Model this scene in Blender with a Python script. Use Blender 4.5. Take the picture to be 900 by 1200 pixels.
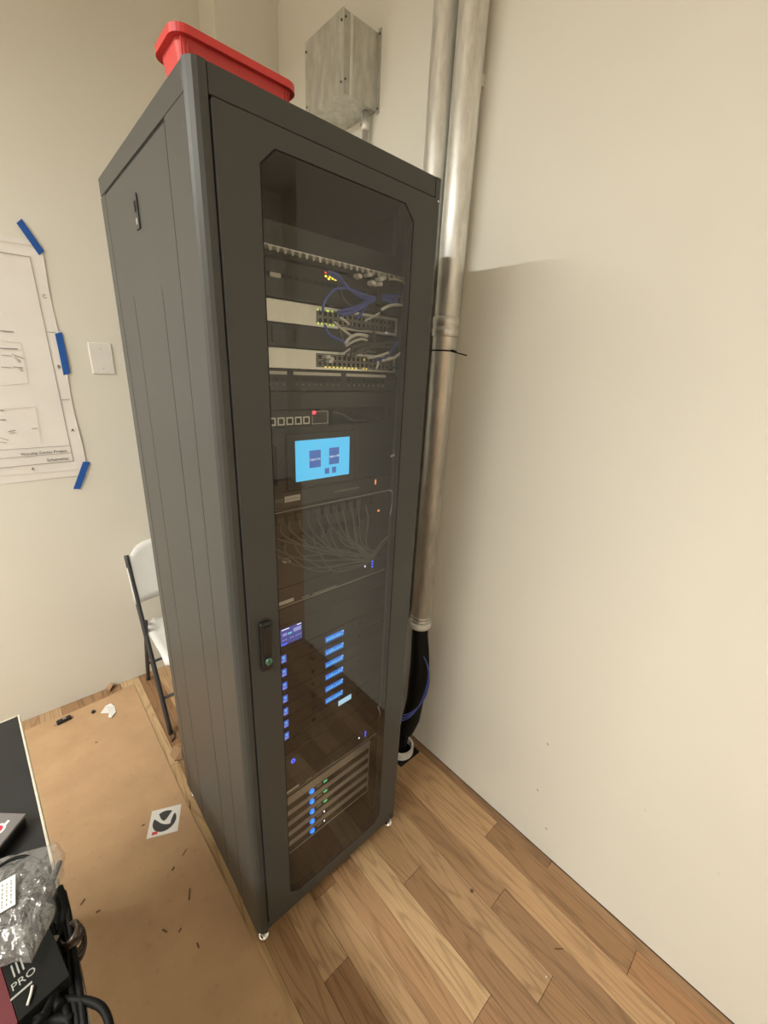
import bpy, bmesh, math, random
from mathutils import Vector, Matrix

random.seed(7)
for o in list(bpy.data.objects):
    bpy.data.objects.remove(o, do_unlink=True)
S = bpy.context.scene
COL = S.collection
PI = math.pi

# ------------------------------------------------------------------ camera
CAM = Vector((-.3076, -.8134, 1.779))
YAW, PITCH, ROLL, FPX = .7505, -.3306, .0485, 486.55
_f = Vector((math.sin(YAW)*math.cos(PITCH), math.cos(YAW)*math.cos(PITCH), math.sin(PITCH)))
_r = Vector((math.cos(YAW), -math.sin(YAW), 0))
_u = _r.cross(_f)
CR = math.cos(ROLL)*_r + math.sin(ROLL)*_u
CU = -math.sin(ROLL)*_r + math.cos(ROLL)*_u
cd = bpy.data.cameras.new('camera')
cd.sensor_fit = 'VERTICAL'; cd.sensor_height = 36.0; cd.sensor_width = 27.0
cd.lens = FPX/1200*36; cd.clip_start = .02
cam = bpy.data.objects.new('camera', cd); COL.objects.link(cam)
M = Matrix((CR, CU, -_f)).transposed().to_4x4(); M.translation = CAM
cam.matrix_world = M
S.camera = cam

# ------------------------------------------------------------------ world, lights, exposure
w = bpy.data.worlds.new('world'); S.world = w; w.use_nodes = True
w.node_tree.nodes['Background'].inputs[0].default_value = (1, .95, .85, 1)
w.node_tree.nodes['Background'].inputs[1].default_value = .05
def area(name, loc, sx, sy, power, col, rot=(0, 0, 0)):
    l = bpy.data.lights.new(name, 'AREA'); l.shape = 'RECTANGLE'; l.size = sx; l.size_y = sy
    l.energy = power; l.color = col
    o = bpy.data.objects.new(name, l); o.location = loc; o.rotation_euler = rot; COL.objects.link(o)
    return o
WARM = (1, .988, .925)
area('strip_light_near', (-2.2, .12, 3.065), .12, 2.8, 150, WARM)
area('strip_light_far', (-2.2, -3.7, 3.065), .12, 2.4, 40, WARM)
area('alcove_fill_light', (2.6, -1.9, 3.4), .12, .9, 85, WARM)  # added fill, unseen; brightens the alcove mirrored in the glass door
S.view_settings.view_transform = 'Standard'
S.view_settings.look = 'None'
S.view_settings.gamma = 1
S.view_settings.use_curve_mapping = False
S.view_settings.exposure = 0.15

# ------------------------------------------------------------------ helpers
def P(px, py, axis, val):
    """photo pixel -> point on the plane axis=val"""
    d = CR*((px-450)/FPX) - CU*((py-600)/FPX) + _f
    i = 'xyz'.index(axis)
    return CAM + d*((val-CAM[i])/d[i])

MATS = {}
def mat(name, col, rough=.5, metal=0., emit=None, es=1., noise=0., nscale=20., bump=0., bscale=200., coat=0., spec=.5):
    if name in MATS: return MATS[name]
    m = bpy.data.materials.new(name); m.use_nodes = True
    nt = m.node_tree; b = nt.nodes['Principled BSDF']
    b.inputs['Base Color'].default_value = (*col, 1)
    b.inputs['Roughness'].default_value = rough; b.inputs['Metallic'].default_value = metal
    b.inputs['Coat Weight'].default_value = coat; b.inputs['Specular IOR Level'].default_value = spec
    if emit:
        b.inputs['Emission Color'].default_value = (*emit, 1); b.inputs['Emission Strength'].default_value = es
    if noise or bump:
        tc = nt.nodes.new('ShaderNodeTexCoord')
    if noise:
        n = nt.nodes.new('ShaderNodeTexNoise'); n.inputs['Scale'].default_value = nscale; n.inputs['Detail'].default_value = 5
        nt.links.new(tc.outputs['Object'], n.inputs['Vector'])
        r = nt.nodes.new('ShaderNodeValToRGB')
        r.color_ramp.elements[0].position = .3; r.color_ramp.elements[1].position = .7
        r.color_ramp.elements[0].color = tuple(c*(1-noise) for c in col)+(1,)
        r.color_ramp.elements[1].color = tuple(min(1, c*(1+noise)) for c in col)+(1,)
        nt.links.new(n.outputs['Fac'], r.inputs['Fac']); nt.links.new(r.outputs['Color'], b.inputs['Base Color'])
    if bump:
        n2 = nt.nodes.new('ShaderNodeTexNoise'); n2.inputs['Scale'].default_value = bscale; n2.inputs['Detail'].default_value = 3
        nt.links.new(tc.outputs['Object'], n2.inputs['Vector'])
        bp = nt.nodes.new('ShaderNodeBump'); bp.inputs['Strength'].default_value = bump; bp.inputs['Distance'].default_value = .002
        nt.links.new(n2.outputs['Fac'], bp.inputs['Height']); nt.links.new(bp.outputs['Normal'], b.inputs['Normal'])
    MATS[name] = m
    return m

def glass_mat(name, tint, ior):
    m = bpy.data.materials.new(name); m.use_nodes = True; nt = m.node_tree; nt.nodes.clear()
    out = nt.nodes.new('ShaderNodeOutputMaterial'); mx = nt.nodes.new('ShaderNodeMixShader')
    tr = nt.nodes.new('ShaderNodeBsdfTransparent'); tr.inputs[0].default_value = (*tint, 1)
    gl = nt.nodes.new('ShaderNodeBsdfGlossy'); gl.inputs['Roughness'].default_value = .0
    fr = nt.nodes.new('ShaderNodeFresnel'); fr.inputs[0].default_value = ior
    ge = nt.nodes.new('ShaderNodeNewGeometry'); sub = nt.nodes.new('ShaderNodeMath'); sub.operation = 'SUBTRACT'
    sub.inputs[0].default_value = 1; nt.links.new(ge.outputs['Backfacing'], sub.inputs[1])
    mu = nt.nodes.new('ShaderNodeMath'); mu.operation = 'MULTIPLY'
    nt.links.new(fr.outputs[0], mu.inputs[0]); nt.links.new(sub.outputs[0], mu.inputs[1])
    nt.links.new(mu.outputs[0], mx.inputs[0]); nt.links.new(tr.outputs[0], mx.inputs[1]); nt.links.new(gl.outputs[0], mx.inputs[2])
    nt.links.new(mx.outputs[0], out.inputs[0])
    return m

def tag(o, label=None, cat=None, group=None, kind=None):
    if label: o['label'] = label
    if cat: o['category'] = cat
    if group: o['group'] = group
    if kind: o['kind'] = kind
    return o
def empty(name, loc, label=None, cat=None, group=None):
    o = bpy.data.objects.new(name, None); o.empty_display_size = .05; o.location = loc; COL.objects.link(o)
    return tag(o, label, cat, group)
def wloc(o):
    v = Vector(o.location)
    while o.parent: o = o.parent; v = v + Vector(o.location)
    return v
def put(o, parent):
    """parent an unrotated object keeping its world position"""
    if parent is not None:
        o.location = Vector(o.location) - wloc(parent); o.parent = parent
    return o

class MB:
    def __init__(s): s.bm = bmesh.new()
    def box(s, x0, x1, y0, y1, z0, z1, bev=0, seg=2):
        t = bmesh.new()
        bmesh.ops.create_cube(t, size=1)
        for v in t.verts:
            v.co = Vector(((x0+x1)/2+v.co.x*(x1-x0), (y0+y1)/2+v.co.y*(y1-y0), (z0+z1)/2+v.co.z*(z1-z0)))
        if bev: bmesh.ops.bevel(t, geom=t.edges[:], offset=bev, segments=seg, affect='EDGES', profile=.5)
        return s._merge(t)
    def _merge(s, t):
        me = bpy.data.meshes.new('tmp'); t.to_mesh(me); t.free(); s.bm.from_mesh(me); bpy.data.meshes.remove(me); return s
    def obox(s, c, ax, ay, az, hx, hy, hz, bev=0):
        t = bmesh.new(); bmesh.ops.create_cube(t, size=2)
        for v in t.verts: v.co = Vector((v.co.x*hx, v.co.y*hy, v.co.z*hz))
        if bev: bmesh.ops.bevel(t, geom=t.edges[:], offset=bev, segments=2, affect='EDGES', profile=.5)
        ax, ay, az, c = Vector(ax), Vector(ay), Vector(az), Vector(c)
        for v in t.verts: v.co = c + ax*v.co.x + ay*v.co.y + az*v.co.z
        return s._merge(t)
    def prism(s, poly, axis, a, b, bev=0):
        """poly: 2D pts; axis: extrusion axis. x:(y,z) y:(x,z) z:(x,y)"""
        def mk(p, h):
            return {'x': (h, p[0], p[1]), 'y': (p[0], h, p[1]), 'z': (p[0], p[1], h)}[axis]
        t = bmesh.new()
        A = [t.verts.new(mk(p, a)) for p in poly]; B = [t.verts.new(mk(p, b)) for p in poly]
        t.faces.new(A[::-1]); t.faces.new(B)
        n = len(poly)
        for i in range(n): t.faces.new((A[i], A[(i+1) % n], B[(i+1) % n], B[i]))
        bmesh.ops.recalc_face_normals(t, faces=t.faces[:])
        if bev: bmesh.ops.bevel(t, geom=t.edges[:], offset=bev, segments=2, affect='EDGES', profile=.5)
        return s._merge(t)
    def ring(s, outer, inner, axis, a, b):
        """frame between two matching 2D loops, extruded"""
        def mk(p, h):
            return {'x': (h, p[0], p[1]), 'y': (p[0], h, p[1]), 'z': (p[0], p[1], h)}[axis]
        t = bmesh.new(); n = len(outer)
        L = [[t.verts.new(mk(p, h)) for p in loop] for loop, h in ((outer, a), (inner, a), (inner, b), (outer, b))]
        for k in range(4):
            for i in range(n):
                t.faces.new((L[k][i], L[k][(i+1) % n], L[(k+1) % 4][(i+1) % n], L[(k+1) % 4][i]))
        bmesh.ops.recalc_face_normals(t, faces=t.faces[:])
        return s._merge(t)
    def tube(s, pts, r, sides=8, caps=True, smooth=True, samples=6):
        pts = [Vector(p) for p in pts]
        rs = r if isinstance(r, (list, tuple)) else [r]*len(pts)
        if smooth and len(pts) > 2:
            q = []; rr = []
            for i in range(len(pts)-1):
                p0 = pts[max(i-1, 0)]; p1 = pts[i]; p2 = pts[i+1]; p3 = pts[min(i+2, len(pts)-1)]
                for k in range(samples):
                    t = k/samples
                    q.append(.5*((2*p1)+(p2-p0)*t+(2*p0-5*p1+4*p2-p3)*t*t+(3*p1-p0-3*p2+p3)*t**3)); rr.append(rs[i]*(1-t)+rs[i+1]*t)
            q.append(pts[-1]); rr.append(rs[-1]); pts, rs = q, rr
        bm = s.bm; rings = []
        n = None
        for i, p in enumerate(pts):
            d = (pts[min(i+1, len(pts)-1)]-pts[max(i-1, 0)]).normalized()
            if n is None:
                n = d.orthogonal().normalized()
            n = (n-d*n.dot(d)).normalized(); b = d.cross(n)
            rings.append([bm.verts.new(p+(n*math.cos(2*PI*k/sides)+b*math.sin(2*PI*k/sides))*rs[i]) for k in range(sides)])
        for i in range(len(rings)-1):
            for k in range(sides):
                f = bm.faces.new((rings[i][k], rings[i][(k+1) % sides], rings[i+1][(k+1) % sides], rings[i+1][k])); f.smooth = True
        if caps:
            bm.faces.new(rings[0][::-1]); bm.faces.new(rings[-1])
        return s
    def lathe(s, prof, c=(0, 0, 0), axis='z', sides=24, smooth=True):
        """prof: list of (radius, height)"""
        bm = s.bm; rings = []; c = Vector(c)
        for r, h in prof:
            row = []
            for k in range(sides):
                a = 2*PI*k/sides; x, y = r*math.cos(a), r*math.sin(a)
                row.append(bm.verts.new(c+Vector({'z': (x, y, h), 'y': (x, h, y), 'x': (h, x, y)}[axis])))
            rings.append(row)
        fs = []
        for i in range(len(rings)-1):
            for k in range(sides):
                f = bm.faces.new((rings[i][k], rings[i][(k+1) % sides], rings[i+1][(k+1) % sides], rings[i+1][k])); f.smooth = smooth; fs.append(f)
        fs.append(bm.faces.new(rings[0][::-1])); fs.append(bm.faces.new(rings[-1]))
        bmesh.ops.recalc_face_normals(bm, faces=fs)
        return s
    def quad(s, a, b, c, d):
        s.bm.faces.new([s.bm.verts.new(p) for p in (a, b, c, d)]); return s
    def build(s, name, m, parent=None, label=None, cat=None, group=None, kind=None, base=False):
        bm = s.bm
        bb = [Vector((min(v.co[i] for v in bm.verts), max(v.co[i] for v in bm.verts), 0)) for i in range(3)]
        c = Vector(((bb[0][0]+bb[0][1])/2, (bb[1][0]+bb[1][1])/2, bb[2][0] if base else (bb[2][0]+bb[2][1])/2))
        for v in bm.verts: v.co -= c
        me = bpy.data.meshes.new(name); bm.to_mesh(me); bm.free()
        if m: me.materials.append(m)
        o = bpy.data.objects.new(name, me); o.location = c; COL.objects.link(o)
        put(o, parent); tag(o, label, cat, group, kind)
        return o

def copy_to(o, dv, parent=None, color=None):
    c = o.copy(); COL.objects.link(c); c.location = Vector(o.location)+Vector(dv)
    if parent is not None: c.parent = parent
    return c

def text(body, name, m, parent, origin, right, up, size, align='LEFT', ext=.0003):
    cu = bpy.data.curves.new('t', 'FONT'); cu.body = body; cu.size = size; cu.align_x = align; cu.extrude = ext
    cu.resolution_u = 2
    to = bpy.data.objects.new('t', cu); COL.objects.link(to)
    bpy.context.view_layer.update()
    me = bpy.data.meshes.new_from_object(to.evaluated_get(bpy.context.evaluated_depsgraph_get()))
    bpy.data.objects.remove(to, do_unlink=True); bpy.data.curves.remove(cu)
    r = Vector(right).normalized(); u = Vector(up).normalized(); n = r.cross(u)
    R = Matrix((r, u, n)).transposed()
    for v in me.vertices: v.co = R @ v.co
    me.name = name; me.materials.clear(); me.materials.append(m)
    o = bpy.data.objects.new(name, me); o.location = Vector(origin); COL.objects.link(o); put(o, parent)
    return o

# ------------------------------------------------------------------ materials
m_wall = mat('painted_wall', (.78, .765, .69), .65, noise=.02, nscale=1.5)
m_ceil = mat('ceiling_paint', (.75, .74, .70), .8, noise=.01, nscale=3)
m_paint = mat('rack_powder_coat', (.060, .061, .057), .40, noise=.04, nscale=6, bump=.02, bscale=900, spec=.3)
m_dark = mat('rack_inner_black', (.022, .022, .021), .6, noise=.05, nscale=20)
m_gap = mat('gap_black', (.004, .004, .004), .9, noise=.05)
m_blk = mat('equipment_black', (.018, .018, .018), .45, noise=.06, nscale=30)
m_blk2 = mat('black_plastic', (.012, .012, .012), .35, noise=.05, nscale=40)
m_silver = mat('brushed_silver', (.92, .92, .89), .38, .6, noise=.03, nscale=60)
m_lip = mat('grey_aluminium_lip', (.46, .44, .42), .4, .5, noise=.05, nscale=60)
m_chrome = mat('chrome', (.75, .75, .75), .12, 1., noise=.02, nscale=50)
m_white = mat('white_plastic', (.80, .79, .75), .4, noise=.02, nscale=15)
m_label = mat('label_white', (.62, .61, .57), .6, noise=.04, nscale=90)
m_ink = mat('ink', (.05, .05, .05), .7, noise=.05, nscale=90)
m_inkl = mat('ink_light', (.33, .33, .30), .7, noise=.05, nscale=90)
m_red = mat('red_plastic', (.58, .045, .042), .42, noise=.04, nscale=12)
m_tape = mat('blue_masking_tape', (.012, .10, .42), .6, noise=.08, nscale=60, bump=.1)
m_paper = mat('plot_paper', (.82, .79, .75), .7, noise=.03, nscale=6, bump=.15, bscale=9)
m_line = mat('plot_line', (.30, .29, .27), .8, noise=.05)
m_linef = mat('plot_line_faint', (.58, .555, .50), .8, noise=.05)
m_blue = mat('blue_cable', (.065, .095, .42), .4, noise=.06, nscale=60)
m_wcab = mat('white_cable', (.66, .66, .63), .4, noise=.04, nscale=60)
m_ycab = mat('yellow_grey_cable', (.50, .45, .26), .4, noise=.06, nscale=60)
m_gcab = mat('grey_cable', (.075, .075, .07), .45, noise=.1, nscale=60)
m_acab = mat('audio_cable_grey', (.10, .10, .092), .4, noise=.1, nscale=60)
m_kcab = mat('black_cable', (.005, .005, .005), .6, noise=.1, nscale=60, spec=.2)
m_glass = glass_mat('rack_glass', (.90, .90, .88), 1.75)
def led(name, c, s): return mat(name, tuple(x*.3 for x in c), .4, emit=c, es=s, noise=.0)
l_red = led('led_red', (1, .03, .05), 4)
l_yel = led('led_yellow', (1, .78, .08), 1.6)
l_ygr = led('led_yellow_green', (.75, .95, .12), 1.3)
l_blu = led('led_blue', (.04, .08, 1), 3)
l_wht = led('led_white', (.85, .85, 1), 1.6)
l_org = led('led_orange', (1, .30, .12), 1.3)
l_grn = led('led_green', (.10, .75, .30), .8)
l_btn = led('button_blue', (.01, .22, 1), 1.5)
l_scr = led('screen_blue', (.09, .56, .95), 1.0)
l_scrb = led('screen_button_blue', (.05, .13, .42), 1.0)
l_scrt = led('screen_text', (.75, .88, 1), .9)
l_dis = led('display_blue', (.03, .20, .85), .9)
l_dist = led('display_text', (.15, .62, .95), .9)
l_disw = led('display_pale', (.42, .68, .90), 1.0)
l_pur = led('lcd_violet', (.055, .07, .30), 1.0)
l_purt = led('lcd_violet_text', (.30, .33, .70), 1.0)
l_cyan = led('lcd_cyan_text', (.20, .62, .85), 1.0)
l_sq = led('display_violet_blue', (.10, .16, .75), .9)

def wood_mat():
    m = bpy.data.materials.new('oak_planks'); m.use_nodes = True; nt = m.node_tree; N = nt.nodes; L = nt.links
    b = N['Principled BSDF']; b.inputs['Roughness'].default_value = .38
    tc = N.new('ShaderNodeTexCoord'); oi = N.new('ShaderNodeObjectInfo')
    mp = N.new('ShaderNodeMapping'); mp.inputs['Scale'].default_value = (11, 1.1, 1)
    off = N.new('ShaderNodeVectorMath'); off.operation = 'SCALE'; off.inputs[0].default_value = (37, 91, 13)
    L.new(oi.outputs['Random'], off.inputs['Scale'])
    add = N.new('ShaderNodeVectorMath'); add.operation = 'ADD'
    L.new(tc.outputs['Object'], mp.inputs['Vector']); L.new(mp.outputs[0], add.inputs[0]); L.new(off.outputs[0], add.inputs[1])
    n1 = N.new('ShaderNodeTexNoise'); n1.inputs['Scale'].default_value = 1.6; n1.inputs['Detail'].default_value = 1.5; n1.inputs['Roughness'].default_value = .45
    L.new(add.outputs[0], n1.inputs['Vector'])
    mul = N.new('ShaderNodeMath'); mul.operation = 'MULTIPLY'; mul.inputs[1].default_value = 15
    L.new(n1.outputs['Fac'], mul.inputs[0])
    fr = N.new('ShaderNodeMath'); fr.operation = 'PINGPONG'; fr.inputs[1].default_value = 1; L.new(mul.outputs[0], fr.inputs[0])
    r1 = N.new('ShaderNodeValToRGB'); e = r1.color_ramp.elements
    e[0].position = .0; e[0].color = (.72, .70, .68, 1); e[1].position = .45; e[1].color = (1, 1, 1, 1)
    L.new(fr.outputs[0], r1.inputs['Fac'])
    mp2 = N.new('ShaderNodeMapping'); mp2.inputs['Scale'].default_value = (330, 9, 1); L.new(tc.outputs['Object'], mp2.inputs['Vector'])
    n2 = N.new('ShaderNodeTexNoise'); n2.inputs['Scale'].default_value = 1; n2.inputs['Detail'].default_value = 3; L.new(mp2.outputs[0], n2.inputs['Vector'])
    r2 = N.new('ShaderNodeValToRGB'); e = r2.color_ramp.elements
    e[0].position = .32; e[0].color = (.76, .74, .72, 1); e[1].position = .58; e[1].color = (1.04, 1.04, 1.04, 1)
    L.new(n2.outputs['Fac'], r2.inputs['Fac'])
    mx = N.new('ShaderNodeMix'); mx.data_type = 'RGBA'; mx.blend_type = 'MULTIPLY'; mx.inputs[0].default_value = 1
    L.new(oi.outputs['Color'], mx.inputs[6]); L.new(r1.outputs[0], mx.inputs[7])
    mx2 = N.new('ShaderNodeMix'); mx2.data_type = 'RGBA'; mx2.blend_type = 'MULTIPLY'; mx2.inputs[0].default_value = .8
    L.new(mx.outputs[2], mx2.inputs[6]); L.new(r2.outputs[0], mx2.inputs[7])
    L.new(mx2.outputs[2], b.inputs['Base Color'])
    bp = N.new('ShaderNodeBump'); bp.inputs['Strength'].default_value = .12; bp.inputs['Distance'].default_value = .001
    L.new(n2.outputs['Fac'], bp.inputs['Height']); L.new(bp.outputs[0], b.inputs['Normal'])
    return m
m_wood = wood_mat()

def galv_mat(name='galvanized_steel', base=(.74, .74, .70), stretch=(9, 9, 2)):
    m = bpy.data.materials.new(name); m.use_nodes = True; nt = m.node_tree; N = nt.nodes; L = nt.links
    b = N['Principled BSDF']; b.inputs['Metallic'].default_value = .7
    tc = N.new('ShaderNodeTexCoord'); mp = N.new('ShaderNodeMapping'); mp.inputs['Scale'].default_value = stretch
    L.new(tc.outputs['Object'], mp.inputs[0])
    n = N.new('ShaderNodeTexNoise'); n.inputs['Scale'].default_value = 4; n.inputs['Detail'].default_value = 6; n.inputs['Roughness'].default_value = .65
    L.new(mp.outputs[0], n.inputs['Vector'])
    r = N.new('ShaderNodeValToRGB'); e = r.color_ramp.elements
    e[0].position = .3; e[0].color = tuple(c*.78 for c in base)+(1,); e[1].position = .68; e[1].color = tuple(min(.95, c*1.18) for c in base)+(1,)
    L.new(n.outputs['Fac'], r.inputs['Fac']); L.new(r.outputs[0], b.inputs['Base Color'])
    r2 = N.new('ShaderNodeMapRange'); r2.inputs['To Min'].default_value = .34; r2.inputs['To Max'].default_value = .52
    L.new(n.outputs['Fac'], r2.inputs['Value']); L.new(r2.outputs[0], b.inputs['Roughness'])
    return m
m_galv = galv_mat()
m_galvb = galv_mat('galvanized_box_steel', (.56, .56, .51), (8, 8, 3))

def board_mat():
    m = bpy.data.materials.new('brown_floor_board'); m.use_nodes = True; nt = m.node_tree; N = nt.nodes; L = nt.links
    b = N['Principled BSDF']; b.inputs['Roughness'].default_value = .7
    tc = N.new('ShaderNodeTexCoord')
    n = N.new('ShaderNodeTexNoise'); n.inputs['Scale'].default_value = 5; n.inputs['Detail'].default_value = 8; n.inputs['Roughness'].default_value = .6
    L.new(tc.outputs['Object'], n.inputs['Vector'])
    r = N.new('ShaderNodeValToRGB'); e = r.color_ramp.elements
    e[0].position = .35; e[0].color = (.45, .285, .155, 1); e[1].position = .65; e[1].color = (.53, .34, .185, 1)
    L.new(n.outputs['Fac'], r.inputs['Fac'])
    v = N.new('ShaderNodeTexNoise'); v.inputs['Scale'].default_value = 38; v.inputs['Detail'].default_value = 4; L.new(tc.outputs['Object'], v.inputs['Vector'])
    r2 = N.new('ShaderNodeValToRGB'); e = r2.color_ramp.elements; e[0].position = .28; e[0].color = (.90, .89, .88, 1); e[1].position = .38; e[1].color = (1, 1, 1, 1)
    L.new(v.outputs['Fac'], r2.inputs['Fac'])
    mx = N.new('ShaderNodeMix'); mx.data_type = 'RGBA'; mx.blend_type = 'MULTIPLY'; mx.inputs[0].default_value = 1
    L.new(r.outputs[0], mx.inputs[6]); L.new(r2.outputs[0], mx.inputs[7]); L.new(mx.outputs[2], b.inputs['Base Color'])
    bp = N.new('ShaderNodeBump'); bp.inputs['Strength'].default_value = .15; bp.inputs['Distance'].default_value = .002
    L.new(n.outputs['Fac'], bp.inputs['Height']); L.new(bp.outputs[0], b.inputs['Normal'])
    return m
m_board = board_mat()
m_sub = mat('subfloor_dark', (.05, .035, .022), .8, noise=.1, nscale=8)

# ------------------------------------------------------------------ the setting
XW, YB, ZC = .968, 1.592, 3.95          # right wall, back wall, ceiling
fl = MB().box(-4.8, 3.2, -5.2, 1.72, -.06, -.004).build('floor', m_sub, kind='structure')
PW = .0915; X0 = .108
tones = [tuple(v*.90 for v in t) for t in [(.46, .285, .155), (.40, .235, .12), (.52, .335, .185), (.36, .205, .105), (.43, .26, .14), (.55, .365, .21), (.38, .225, .12), (.48, .30, .165)]]
joints = {0: (-.202,), 3: (-.555,), 4: (-.178,), 8: (-.815, -.277), 2: (.02,), 6: (-.43,), 5: (-.66, .2), 1: (-1.0, -.01), 7: (-.95, .35), 9: (-.5, .6)}
special = {(0, 1): (.56, .375, .215), (0, 0): (.36, .205, .105), (3, 1): (.58, .395, .225), (3, 0): (.37, .215, .115), (8, 1): (.36, .21, .105), (8, 2): (.56, .355, .19), (8, 0): (.44, .24, .12),
           (7, 1): (.55, .35, .19), (2, 0): (.45, .275, .15), (-2, 1): (.58, .40, .22), (-2, 2): (.60, .42, .24)}
def plank(x0, x1, y0, y1, c):
    o = MB().box(x0+.0005, x1-.0005, y0+.0006, y1-.0006, -.004, 0, .0006, 1).build('plank', m_wood, fl)
    o.color = (c[0]*.95, c[1]*.93, c[2]*.88, 1)
for k in range(-26, 10):
    xa, xb = X0+k*PW, min(X0+(k+1)*PW, XW)
    if xa > XW-.005: continue
    js = list(joints.get(k, ())) or ([random.uniform(-1.2, .3), random.uniform(.6, 1.2)] if k > -8 else [random.uniform(.2, 1)])
    ys = [-5.1 if k < -8 else -1.9]+sorted(js)+[YB]
    if k == -2: ys = [-1.9, -.6, .86, YB]
    for i in range(len(ys)-1):
        c = special.get((k, i)) or random.choice(tones)
        plank(xa, xb, ys[i], ys[i+1], c)
rest = MB().box(-4.7, X0-26*PW, -5.1, YB, -.004, 0).box(X0-8*PW, XW, -5.1, -1.9, -.004, 0).box(XW, 3.1, -5.1, -1.3, -.004, 0).build('plank_area', m_wood, fl, kind='stuff')
rest.color = (.44, .27, .145, 1)

MB().box(-4.8, XW+.15, YB, YB+.14, 0, ZC).build('wall_back', m_wall, kind='structure')
MB().box(XW, XW+.14, -1.30, YB, .004, ZC).build('wall_right', m_wall, kind='structure')
MB().box(XW+.14, 3.1, -1.44, -1.30, 0, ZC).build('wall_side', m_wall, kind='structure')
MB().box(3.1, 3.24, -5.2, -1.3, 0, ZC).build('wall_far', m_wall, kind='structure')
MB().box(-4.8, 3.24, -5.34, -5.2, 0, ZC).build('wall_front', m_wall, kind='structure')
MB().box(-4.8, -4.66, -5.2, YB, 0, ZC).build('wall_left', m_wall, kind='structure')
MB().box(-4.8, 3.24, -5.34, YB+.14, ZC, ZC+.1).build('ceiling', m_ceil, kind='structure')
MB().box(.672, XW, 1.425, YB, 0, ZC, .002).build('wall_column', m_wall, kind='structure')

# floor protection board: brown sheet with a ragged edge near the back wall
b = MB()
pts = [(-.004, -5.1), (-.006, -.3), (-.012, .25), (-.022, .62), (-.020, 1.1), (-.018, 1.535)]
x = -.07
while x > -3.2:
    pts.append((x, 1.53+random.uniform(-.022, .012))); x -= random.uniform(.05, .13)
pts += [(-3.3, 1.5), (-3.3, -5.1)]
b.prism(pts, 'z', .0002, .0040)
b.build('floor_board', m_board, None, 'brown protective board sheet laid over the wood floor beside the rack', 'floor board', base=True)

# ------------------------------------------------------------------ server rack
W, D, H, Z0 = .6, .677, 2.217, .05
rack = empty('server_rack', (W/2, D/2, 0), 'tall dark grey server rack cabinet with glass door', 'server rack')
ZT = 2.176
# corner posts
for sx in (0, 1):
    poly = [(0, .122), (0, .020), (.003, .012), (.009, .004), (.016, 0), (.030, 0), (.030, .028), (.052, .045), (.052, .122)]
    if sx: poly = [(W-p[0], p[1]) for p in poly]
    up = [(0, .0216), (0, .020), (.003, .012), (.009, .004), (.016, 0), (.030, 0), (.030, .0216)]
    if sx: up = [(W-p[0], p[1]) for p in up]
    MB().prism(poly, 'z', Z0, ZT-.0025).prism(up, 'z', ZT-.0025, H).build('corner_post', m_paint, rack)
    x0, x1 = (0, .05) if sx == 0 else (W-.05, W)
    MB().box(x0, x1, D-.05, D, Z0, ZT-.002, .003).build('rear_post', m_paint, rack)
# top
MB().box(.0008, W-.0008, .0262, D, ZT, H, .002).build('top_panel', m_paint, rack)
MB().box(.0315, W-.0315, .0005, .0215, ZT, H, .0015).build('top_rail', m_paint, rack)
MB().box(.0035, W-.0035, .05, D-.004, ZT-.007, ZT-.0002).build('top_gap_filler', m_gap, rack)  # black filler, paints the gap under the cap as shade
MB().box(.0035, W-.0035, .0218, .0262, ZT, H-.004).build('cap_gap_filler', m_gap, rack)  # dark filler standing in for shade between cap and posts
# bottom
MB().box(.0315, W-.0315, .002, .03, Z0, .090, .002).build('bottom_rail', m_paint, rack)
MB().box(.006, W-.006, .03, D-.01, Z0, .062).build('bottom_panel', m_dark, rack)
# side panels with pressed creases
def side(sign):
    ys = [.128, .242, .245, .248, .476, .479, .482, .660]; zs = [Z0+.006, .11, 1.905, 1.93, ZT-.007]
    m = MB(); bm = m.bm; fx = .0012 if sign < 0 else W-.0012
    g = [[bm.verts.new((fx - sign*(.0022 if (yy in (.245, .479) and .1 < zz < 1.92) else 0), yy, zz)) for zz in zs] for yy in ys]
    for i in range(len(ys)-1):
        for j in range(len(zs)-1):
            bm.faces.new((g[i][j], g[i+1][j], g[i+1][j+1], g[i][j+1]))
    r = bmesh.ops.extrude_face_region(bm, geom=bm.faces[:])
    for v in r['geom']:
        if isinstance(v, bmesh.types.BMVert): v.co.x = fx - sign*.008
    bmesh.ops.recalc_face_normals(bm, faces=bm.faces[:])
    p = m.build('side_panel', m_paint, rack)
    MB().box(min(fx-sign*.0085, fx-sign*.016), max(fx-sign*.0085, fx-sign*.016), .10, .668, Z0+.004, ZT-.003).build('inner_panel', m_gap, rack)
    return p
sp = side(-1); side(1)
la = MB().box(-.0022, .001, .344, .369, 2.047, 2.113, .001).build('latch', m_blk2, sp)
MB().box(-.0030, -.0022, .350, .363, 2.080, 2.100, .0003).build('latch_slot', m_gap, sp)
MB().box(-.0030, -.0022, .352, .361, 2.056, 2.068, .0003).build('latch_keyhole', m_lip, sp)
MB().box(.05, W-.05, D-.014, D-.006, Z0, ZT-.008).build('rear_panel', m_dark, rack)
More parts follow.
